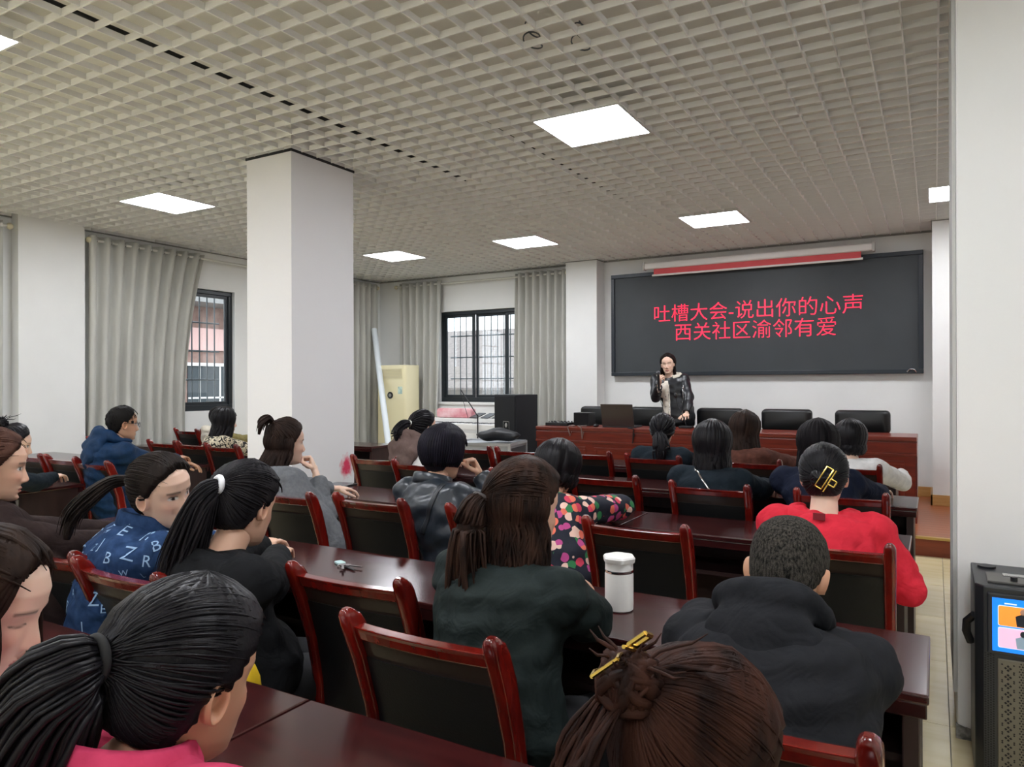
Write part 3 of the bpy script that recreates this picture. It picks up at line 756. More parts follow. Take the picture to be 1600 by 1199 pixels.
# ------------------------------------------------------------------ conference tables
TL, TD, TH = 1.2, 0.43, 0.76
def make_table():
    t = thing('conference_table', 'x', 'table')
    MB().box(0.002, TL-0.002, 0, TD, TH-0.022, TH).obj('tabletop', m_wood, t, bevel=0.005)
    MB().box(0.006, TL-0.006, 0.006, 0.03, TH-0.055, TH-0.022).obj('edge_rail', m_wood, t, bevel=0.003)
    MB().box(0.006, TL-0.006, TD-0.03, TD-0.006, TH-0.055, TH-0.022).obj('edge_rail', m_wood, t, bevel=0.003)
    for x in (0.02, TL-0.055):
        MB().box(x, x+0.035, 0.03, TD-0.02, 0.0, TH-0.022).obj('side_panel', m_woodend, t, bevel=0.003)
    MB().box(0.055, TL-0.055, TD-0.06, TD-0.04, 0.12, TH-0.022).obj('modesty_panel', m_woodend, t)
    MB().box(0.055, TL-0.055, 0.10, TD-0.06, 0.56, 0.578).obj('shelf', m_woodend, t)
    return t
TROWS = {'A': 0.69, 'B': 1.785, 'C': 3.20, 'D': 4.44, 'E': 5.56}
TABS = []
for r_, xr, n, words in (('A', 0.05, 3, 'nearest row'), ('B', -0.01, 3, 'row with the white thermos'), ('C', -0.085, 3, 'row in front of the red hoodie'), ('D', -0.08, 3, 'row of the woman with the chain strap'), ('E', -0.21, 3, 'front row below the podium')):
    for k in range(n):
        TABS.append((xr-TL*(k+1), TROWS[r_], 'dark red conference table, %s of the %s' % (('right end', 'middle', 'left end')[k], words)))
for (x, y, l) in ((-6.2, 2.375, 'dark conference table with a paper on it, left of the denim jacket'), (-7.4, 2.375, 'dark conference table at the left edge by the wall'),
                  (-6.45, 3.56, 'dark conference table in front of the man in the blue jacket'), (-7.65, 3.56, 'dark conference table reaching the left wall, behind the empty chair'),
                  (-6.5, 4.80, 'dark conference table before the woman in the patterned blouse'), (-7.7, 4.80, 'dark conference table below the left window'),
                  (-6.4, 5.95, 'small dark table end showing right of the white pillar, before the air conditioner'), (-7.6, 5.95, 'dark conference table hidden behind the white pillar by the window')):
    TABS.append((x, y, l))
t0 = make_table()
for i, (x, y, l) in enumerate(TABS):
    if i == 0: t0.location = (x, y, 0); t0['label'] = l; t0['group'] = 'dark red conference tables in rows'
    else: dup(t0, (x, y, 0), 0, l, 'dark red conference tables in rows')

# ------------------------------------------------------------------ wooden conference chairs
CW, CH = 0.37, 0.92      # post spacing and height
def make_chair():
    t = thing('conference_chair', 'x', 'chair')
    # side profile of the rear post (y, z): origin of the thing = floor under the top of the back
    cen = [(0.04, 0.0), (0.10, 0.22), (0.115, 0.42), (0.105, 0.56), (0.078, 0.70), (0.04, 0.82), (0.012, 0.885), (0.0, 0.905)]
    thk = [0.034, 0.042, 0.048, 0.050, 0.052, 0.054, 0.052, 0.046]
    for s in (-1, 1):
        rings = []
        for i, ((y, z), w) in enumerate(zip(cen, thk)):
            flare = 0.012*max(0.0, (z-0.6)/0.32)
            x = s*(CW/2+flare*0.3)
            hw_ = 0.016+ (0.002 if z > 0.8 else 0)
            prof = rrect(2*hw_, w, 0.010, 3)
            a = cen[min(i+1, len(cen)-1)]; b = cen[max(i-1, 0)]
            ty, tz = a[0]-b[0], a[1]-b[1]; L = math.hypot(ty, tz); ty /= L; tz /= L
            rings.append([(x+u, y+v*tz, z-v*ty) for u, v in prof])
        # rounded scroll at the top
        y, z = cen[-1]
        for f_, dz, dy in ((0.95, 0.012, -0.006), (0.75, 0.022, -0.010), (0.4, 0.029, -0.013)):
            rings.append([(s*(CW/2+0.004)+u*f_, y+dy+v*f_, z+dz) for u, v in rrect(0.036, 0.046, 0.012, 3)])
        MB().loft(rings).obj('post', m_chair, t, smooth=True)
        MB().loft([[(s*0.185+u*k, 0.46+v*k-(0.42-z)*0.03, z) for u, v in rrect(0.036, 0.036, 0.008, 3)] for z, k in ((0.0, 0.75), (0.25, 0.95), (0.43, 1.0))]).obj('front_leg', m_chair, t, smooth=True)
        MB().box(s*0.185-0.012, s*0.185+0.012, 0.11, 0.46, 0.36, 0.42).obj('seat_rail', m_chair, t, bevel=0.004)
        MB().box(s*0.185-0.009, s*0.185+0.009, 0.09, 0.455, 0.14, 0.17).obj('stretcher', m_chair, t, bevel=0.003)
    def backstrip(z0, z1, x, d0, d1, bow, n=10, zc=None):
        # curved slab between the posts, following the post line
        def yc(z):
            return float(np.interp(z, [c[1] for c in cen], [c[0] for c in cen]))
        rings = []
        zs = np.linspace(z0, z1, 7)
        for i in range(n+1):
            u = -1+2*i/n; b = bow*(1-u*u)
            ring = [(u*x, yc(z)+d0-b, z) for z in zs]+[(u*x, yc(z)+d1-b, z) for z in reversed(zs)]
            rings.append(ring)
        return MB().loft(rings)
    hx = CW/2-0.012
    backstrip(0.862, 0.895, hx, -0.017, 0.017, 0.012).obj('top_rail', m_chair, t, bevel=0.004)
    backstrip(0.815, 0.862, hx, -0.008, 0.012, 0.010).obj('back_band', m_stripl, t)
    backstrip(0.44, 0.815, hx-0.004, -0.012, 0.03, 0.012).obj('backrest', m_leather, t, smooth=True)
    MB().box(-hx, hx, 0.10, 0.12, 0.36, 0.43).obj('seat_rail', m_chair, t)
    MB().box(-hx, hx, 0.45, 0.47, 0.36, 0.42).obj('seat_rail', m_chair, t)
    rings = [[(u*k, 0.29+v*k, z) for u, v in rrect(0.40, 0.38, 0.05, 5)] for z, k in ((0.415, 0.98), (0.44, 1.0), (0.465, 0.98), (0.478, 0.9), (0.482, 0.6))]
    MB().loft(rings).obj('seat', m_leather, t, smooth=True)
    return t
CHAIRS = [
 (-0.94, 1.22, 0.0, 'large foreground wooden chair with a black back, behind the dark green cardigan'),
 (-1.376, 1.47, 0.03, 'empty red wooden chair beside the table with the keys'),
 (-1.97, 1.20, 0.0, 'red wooden chair of the woman in the denim jacket'),
 (-0.27, 1.15, 0.0, 'red wooden chair at the bottom behind the man in the black hoodie'),
 (-2.42, 1.22, 0.06, 'red wooden chair of the woman in brown at the left edge'),
 (-2.69, 2.44, 0.0, 'red wooden chair behind the woman in the grey jacket'),
 (-2.20, 2.50, 0.0, 'empty red wooden chair between the grey jacket and the dark leather jacket'),
 (-1.57, 2.50, -0.02, 'red wooden chair just right of the woman in the leather jacket'),
 (-0.95, 2.52, 0.0, 'empty wooden chair behind the white thermos'),
 (-0.31, 2.53, 0.0, 'wooden chair behind the woman in the red hoodie'),
 (-3.40, 3.93, 0.10, 'empty red chair beside the red stain on the white pillar'),
 (-2.93, 3.80, 0.0, 'red chair behind the woman with the brown hood'),
 (-2.09, 3.68, 0.0, 'red chair right of the leather jacket, behind the woman with the long ponytail'),
 (-1.59, 3.74, 0.0, 'empty red chair just behind the floral blouse'),
 (-0.985, 3.66, 0.0, 'red chair behind the woman with the chain strap'),
 (-0.38, 3.68, 0.0, 'wooden chair behind the woman with long hair at the right end of the third row'),
 (-3.28, 4.95, 0.0, 'red chair below the flight case, half hidden by short dark hair'),
 (-2.83, 4.95, 0.0, 'empty red chair in front of the flight case'),
 (-2.26, 4.98, 0.0, 'empty red chair below the podium table left end'),
 (-1.72, 4.92, 0.0, 'red chair behind the woman with the low ponytail before the speaker'),
 (-1.06, 4.95, 0.0, 'red chair behind the woman with very long brown hair'),
 (-0.48, 4.95, 0.0, 'red chair behind the bobbed woman in white'),
 (-5.38, 2.86, 0.0, 'empty red chair left of the man in the blue jacket'),
 (-5.84, 2.86, 0.0, 'dark chair behind the empty chair at the left wall'),
 (-4.90, 2.80, 0.0, 'red chair under the man in the blue jacket'),
 (-5.02, 1.72, 0.0, 'chair of the woman with the bun at the left edge'),
 (-5.22, 4.08, 0.0, 'red chair just right of the hand of the man in the blue jacket'),
 (-6.06, 4.10, 0.0, 'red chair before the curtain, right of the blue jacket'),
 (-5.64, 4.10, 0.0, 'dark red chair between two others before the curtain'),
 (-7.42, 5.32, 0.0, 'dark chair below the left window'),
 (-6.95, 5.32, 0.0, 'chair of the person in olive below the left window'),
 (-6.95, 4.05, 0.0, 'chair at the curtain behind the man in the blue jacket'),
 (-0.80, 0.02, 0.0, 'chair of the woman in pink, out of view at the bottom'),
 (-1.30, 0.02, 0.0, 'chair of the woman at the bottom left corner, out of view'),
 (-0.20, 0.02, 0.0, 'chair of the woman with the claw clip, out of view at the bottom'),
 (-1.72, 1.16, 0.0, 'wooden chair hidden behind the woman with the white hair tie') if False else None,
]
CHAIRS = [c for c in CHAIRS if c]
ch0 = make_chair()
for i, (x, y, rz, l) in enumerate(CHAIRS):
    if i == 0: ch0.location = (x, y, 0); ch0.rotation_euler = (0, 0, rz); ch0['label'] = l; ch0['group'] = 'red wooden conference chairs'
    else: dup(ch0, (x, y, 0), rz, l, 'red wooden conference chairs')

# ------------------------------------------------------------------ small things on the tables
th = thing('thermos', 'white thermos flask on the table beside the woman in dark green', 'thermos', (-0.81, 2.02, TH))
m_therm = mat('thermos_white', '#e9e8e4', 0.3)
MB().lathe((0, 0, 0), [(0.036, 0), (0.041, 0.004), (0.042, 0.02), (0.042, 0.105), (0.041, 0.112)], 32).obj('body', m_therm, th, smooth=True)
MB().lathe((0, 0, 0), [(0.0415, 0.112), (0.0425, 0.114), (0.0425, 0.120), (0.041, 0.121)], 32).obj('steel_ring', m_chrome, th, smooth=True)
MB().lathe((0, 0, 0), [(0.041, 0.121), (0.041, 0.142), (0.039, 0.144)], 32).obj('collar', m_therm, th, smooth=True)
lp = []
for z, k in ((0.142, 0.97), (0.146, 1.0), (0.155, 1.02), (0.160, 0.94), (0.161, 0.6)):
    lp.append([((0.046+0.0022*math.cos(6*a))*k*math.cos(a), (0.046+0.0022*math.cos(6*a))*k*math.sin(a), z) for a in np.linspace(0, 2*math.pi, 48, endpoint=False)])
MB().loft(lp).obj('lid', m_therm, th, smooth=True)
ky = thing('key_bunch', 'bunch of keys with a pale tag on the table', 'keys', (-1.88, 1.99, TH), -0.4)
MB().tube([(0.018*math.cos(a), 0.018*math.sin(a), 0.004) for a in np.linspace(0, 2*math.pi, 16, endpoint=False)], 0.0018, 6, closed=True).obj('ring', m_chrome, ky, smooth=True)
for i, a in enumerate((0.1, 0.5, -0.4)):
    k = MB().prism(rrect(0.026, 0.022, 0.008, 4), 2, 0, 0.0035)
    k.box(0.012, 0.062, -0.004, 0.004, 0, 0.003)
    o = k.obj('key', m_blackplastic if i == 0 else m_chrome, ky); o.location = (0.024*math.cos(a), 0.024*math.sin(a), 0.003+0.004*i); o.rotation_euler = (0, 0.0, a)
MB().prism(rrect(0.05, 0.03, 0.01, 4), 2, 0, 0.006).obj('tag', mat('tag_pale', '#a9c4c2', 0.4), ky, loc=(-0.045, 0.01, 0.002))
nb = thing('tablet', 'dark tablet lying on the table by the grey elbow', 'tablet', (-3.40, 3.55, TH), 0.1)
MB().prism(rrect(0.17, 0.23, 0.012, 4), 2, 0, 0.009).obj('body', m_blackplastic, nb, bevel=0.001)
MB().box(-0.078, 0.078, -0.105, 0.105, 0.009, 0.0095).obj('glass', mat('tablet_glass', '#2a3036', 0.05), nb)
for x, y, rz, l in ((-1.30, 0.80, 0.1, 'white sheet of paper under the face of the woman in pink'), (-5.62, 2.60, 0.15, 'white sheet of paper on the dark table at the left')):
    o = MB().box(-0.105, 0.105, -0.1485, 0.1485, 0, 0.0012).obj('paper_sheet', m_paper, loc=(x, y, TH+0.0005)); o.rotation_euler = (0, 0, rz)
    tag(o, l, 'paper')
# ------------------------------------------------------------------ people: shared builders
def V(*a): return Vector(a)
def smooth01(t):
    t = np.clip(t, 0, 1); return t*t*(3-2*t)
HZ  = np.array([-.118, -.112, -.102, -.090, -.075, -.055, -.030, 0.0, .025, .050, .075, .095, .108, .116, .119])
HFR = np.array([ .052,  .070,  .079,  .080,  .081,  .082,  .083, .081, .087, .086, .073, .053, .032, .012, .001])
HBK = np.array([ .020,  .012,  .000, -.022, -.048, -.070, -.084, -.093, -.098, -.097, -.087, -.067, -.044, -.018, -.001])
HWD = np.array([ .012,  .026,  .038,  .047,  .054,  .060,  .066,  .071, .073, .072, .064, .049, .032, .013, .001])
def head_xyz(a, z, male=False):
    """skull and face surface: a = azimuth (0 front, + right), z height relative to the eyes"""
    w = np.interp(z, HZ, HWD)*(1.04 if male else 1.0); fr = np.interp(z, HZ, HFR); bk = np.interp(z, HZ, HBK)
    if male: w = w*(1+0.10*np.exp(-((z+0.085)/0.03)**2))
    cy_ = np.where(np.abs(a) < math.pi/2, 0.0, 0.0)
    mid = fr*0.15+bk*0.15*0
    sa, ca = np.sin(a), np.cos(a)
    e = 2.25
    k = (np.abs(sa)**e+np.abs(ca)**e)**(-1/e)
    x = w*sa*k
    mid = (fr+bk)/2*0.35
    y = np.where(ca >= 0, mid+(fr-mid)*ca*k, mid+(bk-mid)*(-ca)*k)
    front = np.where(ca > 0.1, smooth01((ca-0.1)/0.3), 0.0)
    G = lambda cx_, cz_, sx, sz: np.exp(-((x-cx_)/sx)**2-((z-cz_)/sz)**2)
    ax = np.abs(x)
    d = np.zeros_like(x)
    # nose
    prof = np.interp(z, [-.056, -.050, -.044, -.036, -.022, -.004, .012, .022], [0, .006, .019, .0215, .0155, .008, .003, 0])
    sw = np.interp(z, [-.05, -.04, -.01, .02], [.015, .0125, .0085, .010])
    d += prof*np.exp(-(x/sw)**2)
    d += .006*np.exp(-((ax-.0125)/.006)**2-((z+.043)/.006)**2)
    # eyes, brow, cheeks
    d += -.0085*np.exp(-((ax-.031)/.016)**2-((z-.001)/.011)**2)
    d += .0055*np.exp(-((ax-.031)/.013)**2-((z-.000)/.0075)**2)
    d += .003*np.exp(-((ax-.03)/.018)**2-((z-.020)/.006)**2)
    d += .004*np.exp(-((ax-.040)/.016)**2-((z+.032)/.016)**2)
    # lips and chin
    d += .0065*np.exp(-(x/.020)**2-((z+.0665)/.0045)**2)
    d += .0062*np.exp(-(x/.017)**2-((z+.0775)/.0050)**2)
    d += -.0035*np.exp(-(x/.024)**2-((z+.0722)/.0016)**2)
    d += -.004*np.exp(-(x/.02)**2-((z+.088)/.005)**2)
    d += .0045*np.exp(-(x/.018)**2-((z+.104)/.009)**2)
    return x, y+d*front, z
def hairline(a, low=0.0, front=0.078, nape=-0.085):
    aa = np.abs(a)
    return np.interp(aa, [0, .5, .95, 1.25, 1.45, 1.62, 1.85, 2.2, math.pi], [front, front-.008, .052, .02, -.012-low, .004, -.045, -.075, nape])
def az_grid(n):
    t = np.linspace(-math.pi, math.pi, n, endpoint=False)
    return t-0.45*np.sin(t)
def z_grid(m):
    return np.interp(np.linspace(0, 1, m), [0, .08, .55, .9, 1], [-.118, -.108, .012, .10, .119])

def skin_mat(): return mat('skin', '#c99676', 0.5, attr='tint', sss=0.12)
def basis(yaw, pitch, roll=0.0):
    """head rotation, degrees: yaw + turns to the left of +Y, pitch + looks up, roll + tilts to the right shoulder"""
    return (Matrix.Rotation(math.radians(yaw), 3, 'Z') @ Matrix.Rotation(math.radians(pitch), 3, 'X') @ Matrix.Rotation(math.radians(roll), 3, 'Y'))
def tf(R, H, pts, s=1.0):
    A = np.array(R)
    return np.asarray(pts) @ A.T*s+np.array(H)

def grid_faces(m, n, base=0):
    return [(base+i*n+j, base+i*n+(j+1) % n, base+(i+1)*n+(j+1) % n, base+(i+1)*n+j) for i in range(m-1) for j in range(n)]

# hands, remeshed once per pose
PEND = []
def bake_pending():
    """evaluate the remesh modifiers of all waiting objects in one go"""
    dg = bpy.context.evaluated_depsgraph_get(); dg.update()
    done = []
    for o, cb in PEND:
        me = bpy.data.meshes.new_from_object(o.evaluated_get(dg), preserve_all_data_layers=False, depsgraph=dg)
        done.append((o, cb, me))
    for o, cb, me in done:
        old = o.data; mats = [m for m in old.materials]
        o.modifiers.clear(); o.data = me
        me.materials.clear()
        for m in mats: me.materials.append(m)
        me.name = o.name
        me.polygons.foreach_set('use_smooth', [True]*len(me.polygons))
        if cb: cb(o, me)
        bpy.data.meshes.remove(old)
    PEND.clear()
def remeshed(mb, name, m, parent, voxel, smooth=4, cb=None):
    o = mb.obj(name, m, parent)
    md = o.modifiers.new('r', 'REMESH'); md.mode = 'VOXEL'; md.voxel_size = voxel; md.use_smooth_shade = True
    if smooth:
        s = o.modifiers.new('s', 'SMOOTH'); s.iterations = smooth; s.factor = 0.5
    PEND.append((o, cb))
    return o
HAND = {}
def hand_source(curl, spread, thumb_in):
    mb = MB()
    mb.ell((0, .045, 0), (.040, .052, .0145), n=16, m=10)
    mb.tube([(0, -.035, 0), (0, 0, 0), (0, .03, 0)], [.023, .0235, .026], 12, flat=0.75)
    for bx_, by_, L, r, k in ((-.030, .080, (.040, .025, .020), .0088, -1), (-.010, .088, (.044, .028, .021), .0090, -.3), (.011, .084, (.040, .026, .020), .0086, .4), (.030, .072, (.032, .019, .018), .0076, 1.1)):
        p = V(bx_, by_-.02, 0); an = 0.0; pts = [p.copy(), V(bx_+k*.002, by_, -.001)]; p = pts[-1].copy(); rr = [r*1.05, r*1.02]
        for q in range(3):
            an += math.radians(curl[q])
            p = p + V(k*spread*math.cos(an), math.cos(an), -math.sin(an)).normalized()*L[q]
            pts.append(p.copy()); rr.append(r*(0.95-0.07*q))
        mb.tube(pts, rr, 8)
        mb.ell(pts[-1], (rr[-1],)*3, n=8, m=6)
    p0 = V(-.022, .018, -.006)
    d1 = V(-.75+thumb_in*.6, .65, -.28-thumb_in*.5).normalized(); d2 = V(-.35+thumb_in*.75, .85, -.22-thumb_in*.35).normalized()
    pts = [p0, p0+d1*.042, p0+d1*.042+d2*.032, p0+d1*.042+d2*.055]
    mb.tube(pts, [.0135, .0115, .0100, .0085], 8); mb.ell(pts[-1], (.0085,)*3, n=8, m=6)
    return mb
def make_hands():
    for nm, c, sp, th_ in (('relaxed', (22, 28, 18), .12, .25), ('flat', (4, 8, 6), .16, .0), ('grip', (62, 82, 50), .0, .9), ('fist', (75, 90, 60), .0, .8)):
        o = remeshed(hand_source(c, sp, th_), 'hand_'+nm, skin_mat(), None, 0.0036, 2)
        HAND[nm] = o
make_hands(); bake_pending()
for k_ in list(HAND):
    o = HAND[k_]; me = o.data
    v = np.zeros(len(me.vertices)*3); me.vertices.foreach_get('co', v)
    HAND[k_] = (v.reshape(-1, 3), [tuple(p.vertices) for p in me.polygons])
    bpy.data.objects.remove(o)

SKIN = {'fair': '#e2bea8', 'mid': '#d8ad93', 'tan': '#c5977a'}
def fold_noise(P, amp, seed, freq=22.0):
    r = np.random.default_rng(seed); out = np.zeros(len(P))
    for k in range(7):
        d = r.normal(size=3); d[2] *= 1.6; d /= np.linalg.norm(d)
        f_ = freq*r.uniform(.6, 1.7)
        w = np.sin(P @ d*f_+r.uniform(0, 6)+1.5*np.sin(P @ r.normal(size=3)*6))
        out += np.sign(w)*np.abs(w)**1.4/7*r.uniform(.7, 1.5)
    return out*amp*1.8
def folds(amp, seed, freq=62.0):
    def cb(o, me):
        n = len(me.vertices); v = np.zeros(n*3); me.vertices.foreach_get('co', v); v = v.reshape(-1, 3)
        nn = np.zeros(n*3); me.vertices.foreach_get('normal', nn); nn = nn.reshape(-1, 3)
        v = v+nn*fold_noise(v, amp, seed, freq)[:, None]
        me.vertices.foreach_set('co', v.ravel()); me.update()
    return cb
def ik(a, b, l1, l2, pole):
    a, b, pole = Vector(a), Vector(b), Vector(pole)
    d = b-a; L = d.length
    if L > (l1+l2)*0.985:
        b = a+d.normalized()*(l1+l2)*0.985; d = b-a; L = d.length
    x = (l1*l1-l2*l2+L*L)/(2*L); hgt = math.sqrt(max(1e-6, l1*l1-x*x))
    u = d.normalized(); p = pole-u*pole.dot(u)
    if p.length < 1e-6: p = u.orthogonal()
    return a+u*x+p.normalized()*hgt, b
def bez(p0, p1, p2, p3, t):
    return p0*(1-t)**3+p1*3*t*(1-t)**2+p2*3*t*t*(1-t)+p3*t**3

# ---- hair
class Scalp:
    """surface points by direction, used to lay hair locks on the head"""
    def __init__(self, male=False):
        a = az_grid(72); z = z_grid(60)
        A, Z = np.meshgrid(a, z)
        x, y, z_ = head_xyz(A.ravel(), Z.ravel(), male)
        self.c = np.array([0, -.008, .015])
        P = np.stack([x, y, z_], 1)-self.c
        self.r = np.linalg.norm(P, axis=1); self.d = P/self.r[:, None]
    def at(self, d, off):
        d = np.asarray(d, float); d = d/np.linalg.norm(d)
        dots = self.d @ d
        i = np.argpartition(-dots, 4)[:4]
        w = 1/(1.0001-dots[i])
        return self.c+d*((self.r[i]*w).sum()/w.sum()+off)
SCALP = Scalp()
def adir(az, el):
    az, el = math.radians(az), math.radians(el)
    return np.array([math.sin(az)*math.cos(el), math.cos(az)*math.cos(el), math.sin(el)])
def slerp(a, b, t):
    a = a/np.linalg.norm(a); b = b/np.linalg.norm(b)
    w = math.acos(max(-1, min(1, float(a @ b))))
    if w < 1e-4: return a
    return (math.sin((1-t)*w)*a+math.sin(t*w)*b)/math.sin(w)
def lock(mb, pts, r0, flat=0.55, n=6, taper=(0.45, 1.0, 0.25)):
    k = len(pts)
    rad = [r0*float(np.interp(i/(k-1), [0, .25, .75, 1], [taper[0], taper[1], taper[1]*0.9, taper[2]])) for i in range(k)]
    mb.tube(pts, rad, n, flat=flat)
def cap_mesh(mb, R, H, s, thick, male=False, front=.078, nape=-.085, low=0.0, res=(72, 64), vol=0.3, seed=1, rough=0.0):
    n, m = res
    a = az_grid(n); z = np.interp(np.linspace(0, 1, m), [0, .35, 1], [-.11, 0.0, .119])
    A, Z = np.meshgrid(a, z)
    x, y, zz = head_xyz(A.ravel(), Z.ravel(), male)
    P = np.stack([x, y, zz], 1)
    c = np.array([0, -.008, .015]); D = P-c; D /= np.linalg.norm(D, axis=1)[:, None]
    hl = hairline(A.ravel(), low, front, nape)
    t = smooth01((Z.ravel()-hl)/.022)
    th = -.008+t*(thick*(1+vol*np.clip(Z.ravel()/.1, 0, 1))+.008)
    r = np.random.default_rng(seed); ph = r.uniform(0, 6, 3)
    th += t*rough*(np.sin(A.ravel()*23+ph[0]+6*Z.ravel()*20)+np.sin(A.ravel()*41+ph[1]))*0.5
    P = P+D*th[:, None]
    # keep only the covered part
    keep = (Z.ravel() > hl-.014)
    F = [f for f in grid_faces(m, n) if all(keep[i] for i in f)]
    P = tf(R, H, P, s)
    top = len(P)
    mb.add(P, F)
    tp = tf(R, H, [(0, -.002, .119+thick*(1+vol))], s)[0]
    base = len(mb.v)-top
    ring = [base+(m-1)*n+j for j in range(n)]
    mb.v.append(tuple(tp)); ti = len(mb.v)-1
    for j in range(n):
        mb.f.append((ring[j], ring[(j+1) % n], ti)); mb.mi.append(0)
def resample(pts, k):
    pts = [Vector(p) for p in pts]
    out = []
    n = len(pts)-1
    for i in range(k):
        u = i/(k-1)*n; j = min(int(u), n-1); t = u-j
        p0, p1, p2, p3 = pts[max(j-1, 0)], pts[j], pts[j+1], pts[min(j+2, n)]
        out.append(0.5*((2*p1)+(p2-p0)*t+(2*p0-5*p1+4*p2-p3)*t*t+(3*p1-p0-3*p2+p3)*t**3))
    return out
def tail(mb, path, radii, nlocks, rnd, r_lock=.009, core=True, wild=0.012, flat=0.6):
    P = resample(path, 16); n = len(P)
    RR = [float(np.interp(i/(n-1), np.linspace(0, 1, len(radii)), radii)) for i in range(n)]
    if core: mb.tube(P, [r*0.8 for r in RR], 10)
    for q in range(nlocks):
        an = 2*math.pi*q/nlocks+rnd.uniform(-.2, .2); kk = rnd.uniform(.55, 1.0); ln = rnd.uniform(.78, 1.0)
        pts = []; tw = rnd.uniform(-.6, .6); w1, w2 = rnd.uniform(-1, 1)*wild, rnd.uniform(-1, 1)*wild
        m = max(6, int(n*ln))
        for i in range(m):
            t = (P[min(i+1, n-1)]-P[max(i-1, 0)]).normalized()
            u = t.orthogonal().normalized() if abs(t.z) > .99 else V(0, 0, 1).cross(t).normalized()
            w = t.cross(u); s_ = i/(n-1)
            r = RR[i]*kk
            pts.append(P[i]+u*(math.cos(an+tw*s_)*r+w1*s_*s_*2)+w*(math.sin(an+tw*s_)*r+w2*s_*s_*2))
        lock(mb, pts, r_lock*rnd.uniform(.7, 1.3), flat=flat, taper=(.5, 1.0, .12))
